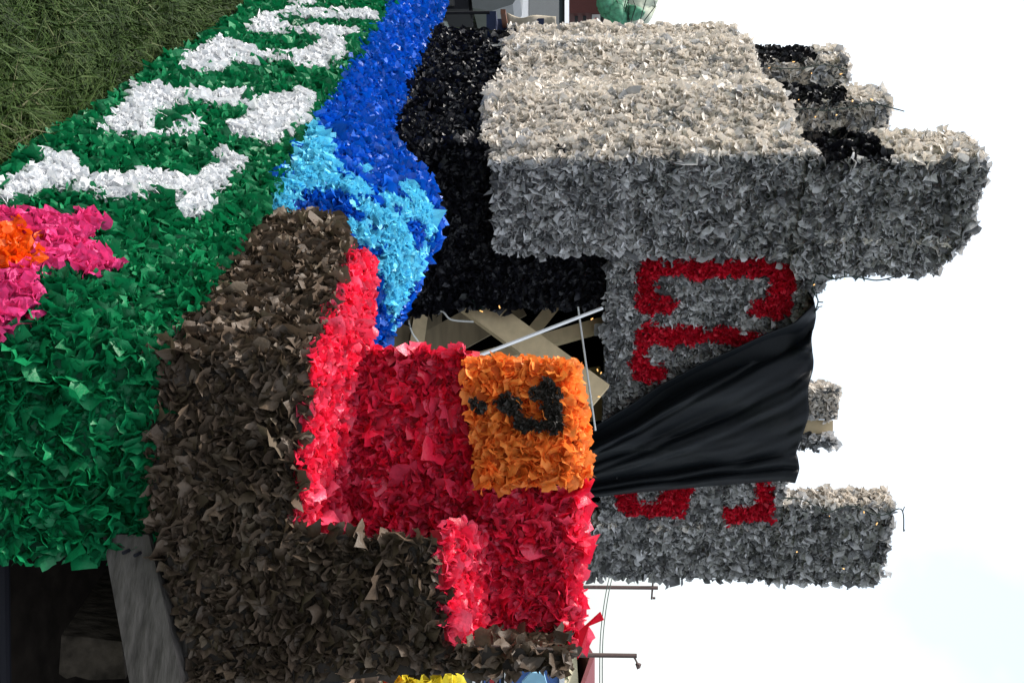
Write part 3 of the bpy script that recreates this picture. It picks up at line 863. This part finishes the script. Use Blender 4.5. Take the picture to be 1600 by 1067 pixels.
# ------------------------------------------------------------------ trailer below
trailer = empty('float_trailer', (.9, 3.6, 0), 'weathered timber trailer deck under the float', 'trailer')
deck_z = .56
box_part('deck', hexa([Q(-.36, -2.5, deck_z), Q(1.5, -2.9, deck_z), Q(2.6, -1.0, deck_z), Q(-.36, 3.2, deck_z)], [Q(-.36, -2.5, deck_z + .03), Q(1.5, -2.9, deck_z + .03), Q(2.6, -1, deck_z + .03), Q(-.36, 3.2, deck_z + .03)]), M_SHADE, trailer)
box_part('deck', hexa([Q(-.36, 3.2, deck_z), Q(2.6, 3.2, deck_z), Q(2.6, -1.0, deck_z), Q(2.59, -1.02, deck_z)], [Q(-.36, 3.2, deck_z + .03), Q(2.6, 3.2, deck_z + .03), Q(2.6, -1, deck_z + .03), Q(2.59, -1.02, deck_z + .03)]), M_SHADE, trailer)
# edge board across the front
pl = [at(160, 835, 2.50), at(212, 1120, 2.40), at(296, 1120, 2.40), at(232, 835, 2.50)]
box_part('edge_board', prism(pl, (0, .045, 0)), M_WOOD2, trailer)
pl = [at(235, 830, 2.56), at(300, 1120, 2.46), at(330, 1120, 2.46), at(262, 830, 2.56)]
box_part('edge_board', prism(pl, (0, .03, 0)), M_WOOD2, trailer, 'thin darker board above the edge board')
for (x, y) in ((262, 1030), (268, 1052), (196, 862), (214, 866)):
    n_ = at(x, y, 2.47); box_part('nail_head', tube([n_ + [0, -.012, 0], n_ + [0, .02, 0]], .0045, 8), M_DARKMETAL, trailer)
e = [at(93, 995, 2.62), at(97, 1060, 2.60), at(196, 1060, 2.60), at(192, 1000, 2.62)]
e = [at(x, y, 2.60) for x, y in ((96, 992), (92, 1052), (104, 1060), (118, 1056), (140, 1062), (196, 1060), (190, 1002), (140, 996))]
box_part('cross_beam', prism(e, (-.42, .95, .02)), M_OLDEND, trailer)
box_part('axle_pipe', tube([at(2, 860, 2.9), at(5, 1120, 2.9)], .022, 10), M_DARKMETAL, trailer)
box_part('far_shade_panel', hexa([Q(2.5, -3, .1), Q(2.55, -3, .1), Q(2.55, 3.2, .1), Q(2.5, 3.2, .1)], [Q(2.5, -3, deck_z), Q(2.55, -3, deck_z), Q(2.55, 3.2, deck_z), Q(2.5, 3.2, deck_z)]), M_SHADE, trailer)  # added skirt on the far side, shuts light out from below the deck
box_part('shade_sheet', hexa([Q(-.3, -1.6, .0), Q(2.5, -1.9, .0), Q(2.5, -1.88, .0), Q(-.3, -1.58, .0)], [Q(-.3, -1.6, deck_z), Q(2.5, -1.9, deck_z), Q(2.5, -1.88, deck_z), Q(-.3, -1.58, deck_z)]), M_SHADE, trailer)  # added black sheet that keeps the space under the deck dark

# ------------------------------------------------------------------ stepped brown and red box
stp = empty('stepped_box', (.45, 2.9, .6), 'stepped brown and red tissue paper box at the front of the float', 'stepped box')
YF = 2.58
def fp(x, y, dy=0.0): return at(x, y, np.interp(y, [560, 800, 1060], [2.58, 2.50, 2.46]) + dy)
# left (lit) brown side
c0 = [at(232, 560, 2.58), at(490, 562, 2.58)]
ls = np.array([[at(412, 330, 3.58), at(380, 375, 3.25), at(310, 462, 2.88), at(236, 558, 2.58)],
               [at(470, 338, 3.52), at(455, 380, 3.22), at(405, 470, 2.87), at(360, 560, 2.57)],
               [at(528, 350, 3.38), at(545, 392, 3.15), at(515, 475, 2.86), at(490, 562, 2.58)]])
brown_side = base_panel('brown_side', ls, BASE['brown'], stp, .03)
scatter(stp, brown_side, ls, 'brown', size=.033, spacing=.025, tilt=.5)
# brown front
g1 = np.array([[fp(236, 558), fp(232, 680), fp(245, 830)], [fp(360, 560), fp(352, 680), fp(360, 830)], [fp(490, 562), fp(470, 680), fp(463, 830)]])
g2 = np.array([[fp(250, 830), fp(277, 940), fp(310, 1075)], [fp(463, 830), fp(470, 940), fp(480, 1050)], [fp(580, 842), fp(580, 940), fp(590, 1034)], [fp(680, 842), fp(688, 940), fp(698, 1026)]])
g3 = np.array([[fp(700, 1008), fp(700, 1028)], [fp(800, 1012), fp(800, 1032)], [fp(884, 1016), fp(884, 1032)]])
for k, g in enumerate((g1, g2, g3)):
    b_ = base_panel('brown_front', g, BASE['brown'], stp, .03)
    scatter(stp, b_, g, 'brown', size=.035, spacing=.026, tilt=.5, droop=.1)
# brown step edge (left flank and small top of the right-hand block)
flank = np.array([[fp(470, 832), fp(470, 832, .25)], [fp(690, 834), fp(690, 834, .25)]])
# sloping red ledge, left: from the brown top edge up to the riser
RY = 2.82
r_in = [at(578, 398, 3.30), at(600, 540, 3.22)]
l1 = np.array([[at(490, 562, 2.58), at(470, 680, 2.54), at(463, 832, 2.49)],
               [at(566, 552, RY + .02), at(545, 680, RY), at(528, 850, RY - .03)]])
l2 = np.array([[at(490, 562, 2.58), at(518, 475, 2.86), at(548, 394, 3.16)],
               [at(566, 552, RY + .02), at(578, 500, 3.08), at(580, 400, 3.28)]])
ledge_l = base_panel('red_ledge', l1, BASE['red'], stp, .03, 'lower red ledge')
scatter(stp, ledge_l, l1, 'red', size=.026, spacing=.022, tilt=.5)
ledge_s = base_panel('red_ledge', l2, BASE['red'], stp, .03, 'red ledge running back along the side')
scatter(stp, ledge_s, l2, 'red', size=.026, spacing=.022, tilt=.5)
l3 = np.array([[at(566, 552, RY + .02), at(578, 500, 3.08)], [at(598, 548, RY + .06), at(600, 535, 3.06)]])
# red riser, left
r1 = np.array([[at(556, 548, RY + .02), at(540, 680, RY), at(525, 850, RY - .03)],
               [at(650, 545, RY), at(645, 680, RY - .01), at(640, 850, RY - .04)],
               [at(738, 548, RY - .02), at(745, 680, RY - .03), at(750, 850, RY - .06)]])
riser = base_panel('red_riser', r1, BASE['red'], stp, .10, 'left red panel below the orange block')
scatter(stp, riser, r1, 'red', size=.033, spacing=.0245, tilt=.42)
# right-hand red ledge (above the brown block) and the darker riser
l4 = np.array([[fp(690, 828), fp(692, 915), fp(702, 1004)], [at(755, 828, 2.72), at(752, 915, 2.72), at(750, 1002, 2.72)]])
ledge_r = base_panel('red_ledge', l4, BASE['red'], stp, .03, 'upper red ledge')
scatter(stp, ledge_r, l4, 'red', size=.027, spacing=.022, tilt=.5)
r2 = np.array([[at(745, 762, 2.76), at(748, 880, 2.74), at(745, 1004, 2.72)],
               [at(830, 762, 2.77), at(830, 880, 2.75), at(830, 1005, 2.73)],
               [at(896, 762, 2.78), at(896, 880, 2.76), at(893, 1003, 2.74)]])
riser2 = base_panel('red_riser', r2, BASE['dark_red'], stp, .16, 'right red panel beside the orange block')
scatter(stp, riser2, r2, 'red', size=.033, spacing=.0245, tilt=.42)
# top of the right panel and the outer red edge
t2 = np.array([[at(896, 762, 2.78), at(896, 880, 2.76), at(893, 1005, 2.74)], [at(896, 762, 2.78) + [0, .16, .01], at(896, 880, 2.76) + [0, .16, .01], at(893, 1005, 2.74) + [0, .16, .01]]])
scatter(stp, riser2, t2, 'red', size=.032, spacing=.03)
box_part('brown_core', hexa([fp(300, 575, .06), fp(310, 1045, .06), fp(310, 1000, .5), fp(300, 575, .5)], [fp(455, 575, .06), fp(455, 1035, .06), fp(455, 1000, .5), fp(455, 575, .5)]), BASE['brown'], stp)
box_part('brown_core', hexa([fp(455, 850, .06), fp(455, 1035, .06), fp(455, 1015, .3), fp(455, 850, .3)], [fp(675, 850, .06), fp(675, 1020, .06), fp(675, 1005, .24), fp(675, 850, .24)]), BASE['brown'], stp)
# right end of the box: brown
re_ = np.array([[fp(310, 1070), fp(310, 1060, .3)], [fp(600, 1034), fp(600, 1020, .3)], [fp(858, 1026), fp(858, 1008, .2)]])
base_panel('brown_end', re_, BASE['brown'], stp, .03)
N = np.array([[1, -.1, .2]]) / np.linalg.norm([1, -.1, .2])
for t in np.linspace(.02, .98, 22):       # the ragged right edge
    for d in np.linspace(0, .25, 9):
        P = (fp(300, 1068) * max(0, 1 - 2 * t) + fp(590, 1034) * (1 - abs(2 * t - 1)) + fp(884, 1032) * max(0, 2 * t - 1) + np.array([0, d, 0]) + rng.normal(0, .008, 3))[None]
        TF.add(stp, b_, 'brown', P, N, np.array([.036]))
# one long stray petal at the top right
sp = [at(905, 985, 2.70), at(938, 955, 2.66), at(944, 968, 2.66), at(920, 978, 2.68), at(915, 1010, 2.70), at(902, 1030, 2.71), at(905, 1000, 2.72)]
sv_, sf_ = prism(sp, (0, .002, 0))
so_ = link('loose_sheet', poly_mesh('loose_sheet', sv_, sf_, PAPER['red']), stp, 'loose red sheet sticking up at the corner')
a_ = so_.data.attributes.new('tone', 'FLOAT', 'POINT'); a_.data.foreach_set('value', [.55] * len(so_.data.vertices))

# ------------------------------------------------------------------ orange question mark block
qb = empty('question_mark_block', at(735, 660, 2.72), 'orange tissue paper block with a black question mark standing on the red panel', 'block')
OY = 2.70
of = np.array([[at(730, 568, OY), at(736, 660, OY), at(752, 758, OY)], [at(815, 566, OY), at(820, 660, OY), at(825, 757, OY)], [at(880, 572, OY), at(892, 660, OY), at(893, 754, OY)]])
ob = base_panel('block_body', of, BASE['orange'], qb, .14)
def c8(p): return [(700 + a * .225, 540 + b * .225) for a, b in p]
QM = [c8([(162,372),(208,362),(245,410),(248,462),(195,468),(165,430)]),
      c8([(312,385),(420,355),(488,378),(502,445),(530,512),(600,538),(650,522),(668,440),(655,385),(575,345),(592,305),(640,292),(652,255),(690,245),(715,292),(785,322),(778,360),(762,400),(778,470),(795,500),(785,585),(740,595),(700,578),(600,582),(530,582),(465,568),(482,502),(430,468),(370,438)])]
qm = tuft_part('question_mark_hook', qb, 'black hook of the question mark')
qd = tuft_part('question_mark_dot', qb, 'black dot of the question mark')
def q_col(x, y, P):
    m = np.zeros(len(x), bool)
    for poly in QM: m |= in_poly(x, y, poly)
    return [(~m, 'orange', None)]
scatter(qb, ob, of, q_col, size=.032, spacing=.0235, tilt=.42)
scatter(qb, ob, of, lambda x, y, P: [(in_poly(x, y, QM[1]), 'black_mark', qm), (in_poly(x, y, QM[0]), 'black_mark', qd)], size=.0125, spacing=.008, tilt=.4, lift=.028)
ot = np.array([[of[2, 0], of[2, 1], of[2, 2]], [of[2, 0] + [0, .05, .025], of[2, 1] + [0, .05, .030], of[2, 2] + [0, .05, .03]], [of[2, 0] + [0, .14, .03], of[2, 1] + [0, .14, .03], of[2, 2] + [0, .14, .03]]])
scatter(qb, ob, ot, 'orange', size=.030, spacing=.024)
ol = np.array([[of[0, 0], of[0, 0] + [0, .14, 0]], [of[2, 0], of[2, 0] + [0, .14, 0]]])
for t in np.linspace(.03, .97, 8):
    for d in (0.01, .05, .1):
        P = (of[0, 0] * (1 - t) + of[2, 0] * t + np.array([0, d, 0]))[None]
        TF.add(qb, ob, 'orange', P, np.array([[-.96, -.2, .1]]), np.array([.024]))

# ------------------------------------------------------------------ paper flowers at the lower right edge of the frame
def side_clump(name, label, cat, x0, x1, y0, Y, key, sz):
    t = empty(name, at(x0, y0 + 20, Y), label, cat)
    a, b = at(x0, y0, Y), at(x1, y0, Y)
    g = np.array([[a, a + [.25, .02, 0]], [b, b + [.25, .02, 0]]])
    pn = base_panel('backing', g, BASE[key], t, .05)
    scatter(t, pn, g, key, size=sz, spacing=.036, tilt=.6)
side_clump('paper_flower', 'yellow tissue flower behind the right edge of the brown box', 'paper flower', 625, 706, 1052, 2.95, 'yellow', .05)
side_clump('paper_bloom', 'small orange tissue bloom between tan and yellow paper', 'paper flower', 600, 612, 1053, 2.9, 'orange', .035)
side_clump('paper_trim', 'tan tissue paper trim behind the right edge of the brown box', 'paper trim', 545, 590, 1056, 2.92, 'tan', .045)

# ------------------------------------------------------------------ background, left of the castle
M_SILVER = plain('silver_car_paint', (.42, .44, .47), .25, .3, bump=0, var=.03)
M_GLASS = plain('car_glass', (.02, .028, .03), .08, spec=.8, bump=0)
M_RUBBER = plain('tyre_rubber', (.02, .02, .02), .9)
M_PLASTIC = plain('dark_plastic', (.03, .032, .035), .6)
M_LAMP = plain('headlamp', (.6, .62, .65), .15, bump=0)
def px_box(name, x0, x1, y0, y1, Y, dep, mat, parent, label=None):
    a, b = at(x0, y0, Y), at(x1, y1, Y)
    v = hexa([(a[0], Y, a[2]), (b[0], Y, a[2]), (b[0], Y + dep, a[2]), (a[0], Y + dep, a[2])], [(a[0], Y, b[2]), (b[0], Y, b[2]), (b[0], Y + dep, b[2]), (a[0], Y + dep, b[2])])
    return box_part(name, v, mat, parent, label)
def wheel(parent, cx_, cy_, r, w):
    V, F = [], []
    t = box_part('wheel', tube([(cx_ - w / 2, cy_, r), (cx_ + w / 2, cy_, r)], r, 20), M_RUBBER, parent)
    box_part('rim', tube([(cx_ - w / 2 - .01, cy_, r), (cx_ + w / 2 + .01, cy_, r)], r * .6, 16), M_SILVER, t)
car_r = at(800, 40, 17)[0]
car = empty('parked_car', (car_r - .9, 18.5, 0), 'silver tall car parked on the grass left of the castle', 'car')
x1_, x0_ = car_r, car_r - 1.85
def prof(yz, xa, xb):   # side profile extruded across the car
    return prism([(xa, y_, z_) for y_, z_ in yz], (xb - xa, 0, 0))
box_part('body', prof([(17, .35), (17, .75), (17.15, .98), (18.2, 1.1), (18.3, 1.12), (21.3, 1.12), (21.5, .9), (21.5, .35)], x0_, x1_), M_SILVER, car)
box_part('cabin', prof([(18.25, 1.12), (18.95, 1.74), (21.0, 1.74), (21.3, 1.12)], x0_ + .12, x1_ - .12), M_GLASS, car)
box_part('roof_panel', prof([(18.85, 1.74), (18.95, 1.82), (21.0, 1.84), (21.1, 1.74)], x0_ + .1, x1_ - .1), M_SILVER, car)
for xx in (x0_ + .10, x1_ - .13):
    box_part('pillar', bar((xx, 18.22, 1.12), (xx, 18.93, 1.76), .07, .07), M_SILVER, car)
box_part('grille', prof([(16.97, .5), (16.97, .72), (17.0, .72), (17.0, .5)], x0_ + .4, x1_ - .4), M_PLASTIC, car)
for xx in (x0_ + .1, x1_ - .38):
    box_part('headlight', prof([(16.96, .7), (17.05, .92), (17.1, .92), (17.02, .7)], xx, xx + .28), M_LAMP, car)
box_part('bumper', prof([(16.92, .35), (16.92, .5), (17.1, .5), (17.1, .35)], x0_ + .02, x1_ - .02), M_PLASTIC, car)
for xx in (x0_ + .1, x1_ - .1):
    for yy in (17.8, 20.7): wheel(car, xx, yy, .33, .2)
box_part('mirror', prof([(18.35, 1.15), (18.3, 1.3), (18.45, 1.3), (18.45, 1.15)], x1_, x1_ + .2), M_SILVER, car)

# folding chair with a tan canvas
M_CANVAS = plain('tan_canvas', (.36, .31, .24), .9, scale=20)
M_NAVY = plain('navy_fabric', (.012, .02, .06), .9)
M_RUST = plain('brown_wood', (.14, .05, .025), .7)
ch = empty('camp_chair', at(780, 36, 9.0) * np.array([1, 1, 0]), 'camp chair with a tan canvas thrown over its back, left of the castle', 'chair')
a = at(793, 22, 9.0); b = at(868, 60, 9.0)
nx = 12
V = []; F = []
for i in range(nx):
    for j in range(8):
        u_ = i / (nx - 1); w = j / 7
        V.append((a[0] + (b[0] - a[0]) * w + .02 * math.sin(5 * u_), 9.0 + .06 * math.sin(3.1 * w) + .03 * math.sin(9 * u_ + 4 * w) + .15 * u_, a[2] + (b[2] - a[2]) * u_ - .05 * w * (1 - u_)))
for i in range(nx - 1):
    for j in range(7): F.append((i * 8 + j, i * 8 + j + 1, (i + 1) * 8 + j + 1, (i + 1) * 8 + j))
cv = link('canvas', poly_mesh('canvas', V, F, M_CANVAS, True), ch)
cv.modifiers.new('thickness', 'SOLIDIFY').thickness = .02
px_box('seat', 760, 775, 18, 60, 8.8, .45, M_NAVY, ch)
px_box('backrest', 775, 850, 30, 60, 9.1, .04, M_NAVY, ch)
for yy in (20, 58):
    for d in (0, .5):
        p_ = at(765, yy, 8.8 + d)
        box_part('leg', tube([(p_[0], 8.8 + d, 0), (p_[0], 8.8 + d, p_[2])], .014), M_DARKMETAL, ch)
px_box('armrest', 782, 790, 15, 22, 8.7, .5, M_RUST, ch)

# dark cart beside the chair
M_CART = plain('grey_cover', (.10, .105, .11), .5)
ct = empty('utility_cart', at(735, 5, 12) * np.array([1, 1, 0]), 'covered grey utility cart at the edge of the grass, in front of the silver car', 'cart')
a = at(745, -60, 12); b = at(812, 18, 12)
bx, V, F = 0, [], []
box_part('cover', prism([(a[0], 12, a[2] - .1), (b[0] - .05, 12, a[2] - .05), (b[0], 12, a[2] + .15), (b[0] - .08, 12, b[2] - .08), (b[0] - .2, 12, b[2]), (a[0], 12, b[2] + .02)], (0, .8, 0)), M_CART, ct)
for xx in (b[0] - .12, a[0] + .1):
    for yy in (12.1, 12.7): wheel(ct, xx, yy, .22, .08)
box_part('frame', hexa([(a[0], 12.05, .3), (b[0] - .05, 12.05, .3), (b[0] - .05, 12.75, .3), (a[0], 12.75, .3)], [(a[0], 12.05, a[2] - .1), (b[0] - .05, 12.05, a[2] - .1), (b[0] - .05, 12.75, a[2] - .1), (a[0], 12.75, a[2] - .1)]), M_DARKMETAL, ct)

# maroon hut of another float with a green net bundle
M_MAROON = plain('maroon_boards', (.075, .016, .014), .8, scale=10, grain=(6, 1, 1))
hut = empty('maroon_hut', at(800, 0, 22) * np.array([1, 1, 0]), 'small maroon hut of another float behind the castle, dark lattice at its side', 'hut')
px_box('wall', 640, 955, -70, 20, 22.0, .9, M_MAROON, hut)
px_box('roof', 955, 962, -75, 22, 21.95, 1.0, M_DARKMETAL, hut)
for k in range(4):
    px_box('lattice_bar', 898 + k * 13, 903 + k * 13, 20, 50, 22.2, .03, M_PLASTIC, hut)
for yy in (22, 38, 48): px_box('lattice_post', 880, 945, yy, yy + 3, 22.24, .03, M_PLASTIC, hut)
M_CARD = plain('white_card', (.75, .75, .75), .8); M_DOT = plain('red_dot', (.5, .01, .02), .5)
for k, (xa, xb, ya, yb) in enumerate(((925, 938, 23, 40), (938, 965, 36, 50))):
    c_ = empty('white_card', at(xa, ya, 22.1), ('upper' if k else 'lower') + ' white card with a red dot fixed to the dark lattice of the maroon hut', 'card')
    px_box('card', xa, xb, ya, yb, 22.12, .01, M_CARD, c_)
    pc = at((xa + xb) / 2, (ya + yb) / 2, 22.1)
    box_part('dot', tube([pc, pc + [0, .015, 0]], .045, 12), M_DOT, c_)
# green net bundle
M_NET = plain('green_net', (.045, .20, .11), .6, scale=12, var=.5, bump=.6); M_NET2 = plain('pale_bag', (.33, .36, .28), .6, scale=8, var=.2)
nb = empty('net_bundle', at(950, 15, 21), 'round bundle of green netting and pale bags hanging beside the maroon hut', 'bundle')
def blob(cx_, cy_, Y, rx, ry, name, mat, seed):
    rr = np.random.default_rng(seed); c_ = at(cx_, cy_, Y); V = []; F = []
    nA, nB = 18, 12
    for i in range(nB + 1):
        ph = math.pi * i / nB
        for j in range(nA):
            t = 2 * math.pi * j / nA
            k = 1 + .12 * math.sin(3 * t + 2 * ph + seed) + rr.normal(0, .05)
            V.append(c_ + np.array([ry * math.sin(ph) * math.cos(t), ry * math.sin(ph) * math.sin(t), rx * math.cos(ph)]) * k)
    for i in range(nB):
        for j in range(nA): F.append((i * nA + j, i * nA + (j + 1) % nA, (i + 1) * nA + (j + 1) % nA, (i + 1) * nA + j))
    link(name, poly_mesh(name, V, F, mat, True), nb)
blob(985, 10, 21.2, .46, .44, 'pale_bag', M_NET2, 1)
blob(965, 22, 20.9, .24, .32, 'green_net', M_NET, 2)
blob(990, 20, 20.8, .2, .14, 'green_net', M_NET, 5)
blob(950, 0, 20.9, .2, .36, 'green_net', M_NET, 7)
gar = []
for k in range(7):
    t0 = rng.uniform(-.42, .42); c_ = at(985, 12, 20.7)
    gar.append(tube([c_ + [-.4, 0, t0], c_ + [0, -.05, t0 + rng.uniform(-.2, .2)], c_ + [.4, .02, t0 * .4]], .01, 4))
box_part('net_strands', join(gar), M_WIRE, nb)

# ------------------------------------------------------------------ background, right
M_ROOF = plain('red_roof', (.13, .022, .028), .8, scale=3); M_CREAM = plain('cream_siding', (.50, .46, .34), .8)
M_GUT = plain('white_gutter', (.75, .75, .75), .5)
hs = empty('house', (18.5, 46, 0), 'cream house with a red roof in the distance at the right edge', 'house')
rx0 = at(900, 1000, 42)[0] * 1.16
wall = box_part('wall', hexa([(rx0 + .5, 42, 0), (rx0 + 12, 42, 0), (rx0 + 12, 50, 0), (rx0 + .5, 50, 0)], [(rx0 + .5, 42, 2.5), (rx0 + 12, 42, 2.5), (rx0 + 12, 50, 2.5), (rx0 + .5, 50, 2.5)]), M_CREAM, hs)
roof = box_part('roof', prism([(rx0 - .1, 41.5, 2.45), (rx0 - .1, 46, 3.05), (rx0 - .1, 50.5, 2.45), (rx0 - .1, 50.5, 2.6), (rx0 - .1, 46, 3.25), (rx0 - .1, 41.5, 2.6)], (13, 0, 0)), M_ROOF, hs)
box_part('gutter', bar((rx0 - .1, 41.4, 2.5), (rx0 + 12.9, 41.4, 2.5), .12, .12), M_GUT, hs)
wd = box_part('window', hexa([(rx0 + 1.2, 41.95, 1.0), (rx0 + 2.4, 41.95, 1.0), (rx0 + 2.4, 41.99, 1.0), (rx0 + 1.2, 41.99, 1.0)], [(rx0 + 1.2, 41.95, 2.0), (rx0 + 2.4, 41.95, 2.0), (rx0 + 2.4, 41.99, 2.0), (rx0 + 1.2, 41.99, 2.0)]), M_GUT, hs)
box_part('pane', hexa([(rx0 + 1.3, 41.93, 1.1), (rx0 + 2.3, 41.93, 1.1), (rx0 + 2.3, 41.94, 1.1), (rx0 + 1.3, 41.94, 1.1)], [(rx0 + 1.3, 41.93, 1.9), (rx0 + 2.3, 41.93, 1.9), (rx0 + 2.3, 41.94, 1.9), (rx0 + 1.3, 41.94, 1.9)]), M_GLASS, wd)
# poles and wires
M_POLE = plain('pole_wood', (.10, .065, .06), .8)
def pole(y, xt, Y, label, arm):
    top = at(xt, y, Y)
    r = empty('utility_pole', (top[0], Y, 0), label, 'utility pole', 'utility poles beyond the field')
    box_part('pole_shaft', tube([(top[0], Y, 0), (top[0], Y, top[2])], .09, 8), M_POLE, r)
    return r, top
p1, t1 = pole(918, 1028, 50, 'utility pole with a cross arm at its top, left of the lamp pole', 1)
box_part('cross_arm', bar(at(1021, 899, 50), at(1018, 936, 50), .08, .08, (0, 1, 0)), M_POLE, p1)
for yy in (901, 934): box_part('insulator', tube([at(1020, yy, 50), at(1024, yy, 50)], .06, 6), M_POLE, p1)
p2, t2_ = pole(1024, 995, 42, 'utility pole with a curved street lamp arm at the right', 0)
la = box_part('lamp_arm', tube(curve3([at(990, 1025, 42), at(993, 1030, 42), at(996, 1036, 42)]), .04, 6), M_POLE, p2)
box_part('lamp_head', tube([at(998, 1036, 42), at(997, 1040, 42), at(994, 1041, 42)], .12, 8), M_POLE, p2)
for k, (pa, pb) in enumerate((((950, 910), (937, 1085)), ((954, 912), (941, 1085)))):
    a, b = at(pa[0], pa[1], 49), at(pb[0], pb[1], 40)
    c_ = (a + b) / 2 - [0, 0, .15]
    a2 = a + (a - b) * .35 + np.array([0, 0, .4])
    w_ = link('overhead_wire', poly_mesh('overhead_wire', *tube(curve3([a2, a, c_, b]), .022, 5), M_WIRE))
    tag(w_, ('upper' if k else 'lower') + ' of the two low wires running past the utility poles', 'wire', 'overhead wires')
# blue trailer / stall
M_BLUE = plain('blue_panel', (.045, .12, .36), .5); M_LBLUE = plain('pale_blue_tarp', (.25, .48, .66), .6); M_WHITE = plain('white_panel', (.7, .7, .72), .5)
M_REDP = plain('red_sign', (.35, .01, .02), .5)
st = empty('blue_stall', (6.0, 16, 0), 'blue panelled stall with dark slatted front behind the brown box at the right', 'stall')
for nm, xa, xb, Y, mt in (('base', 722, 738, 15.2, M_CART), ('trim', 738, 742, 15.15, M_WHITE), ('trim', 751, 753, 15.15, M_WHITE), ('backing', 742, 790, 15.3, M_PLASTIC), ('trim', 788, 792, 15.15, M_WHITE), ('panel', 794, 880, 15.25, M_BLUE), ('trim', 874, 882, 15.15, M_WHITE)):
    px_box(nm, xa, xb, 1015, 1120, Y, .1 if nm != 'panel' else 1.5, mt, st)
for k in range(5): px_box('slat', 756 + k * 6, 758.5 + k * 6, 1015, 1120, 15.22, .03, M_BLUE, st)
px_box('sign_mark', 765, 772, 1062, 1080, 15.1, .02, M_REDP, st)
px_box('foot', 640, 722, 1020, 1120, 15.6, .8, M_PLASTIC, st)
tp = [at(815, 1066, 14.9), at(830, 1050, 14.9), at(850, 1052, 14.9), at(856, 1075, 14.9), at(830, 1085, 14.9)]
box_part('tarp', prism(tp, (0, .08, 0)), M_LBLUE, st)
# shrub by the house
sh = empty('shrub', (at(880, 1060, 30)[0], 30, 0), 'green shrub in front of the cream house', 'shrub')
M_LEAF = plain('shrub_leaves', (.045, .085, .025), .7, var=.4)
box_part('stem', tube([(sh.location[0], 30, 0), (sh.location[0], 30, 1.0)], .05), M_POLE, sh)
nL = 900
c_ = np.array([sh.location[0], 30, 1.15]); d = rng.normal(size=(nL, 3)); d /= np.linalg.norm(d, axis=1)[:, None]
Pn = c_ + d * (rng.random(nL) ** .4)[:, None] * np.array([.75, .75, .85])
a, b = frames(d); s = rng.uniform(.05, .1, nL)[:, None]
V = np.stack([Pn - a * s, Pn + b * s * .5, Pn + a * s, Pn - b * s * .5], 1).reshape(-1, 3)
link('foliage', mesh_np('foliage', V, np.arange(nL * 4).reshape(-1, 4), [M_LEAF]), sh)

# ------------------------------------------------------------------ lay all the tissue
def hid(x, y, P):   # parts of the castle that stand behind other things
    return ((x < 930) & (y > 540)) | in_poly(x, y, [(1270, 478), (1240, 752), (930, 775), (925, 662)])
HIDDEN_BELOW['paper_castle'] = hid
build_tufts()

print('tuft triangles', COUNT[0])
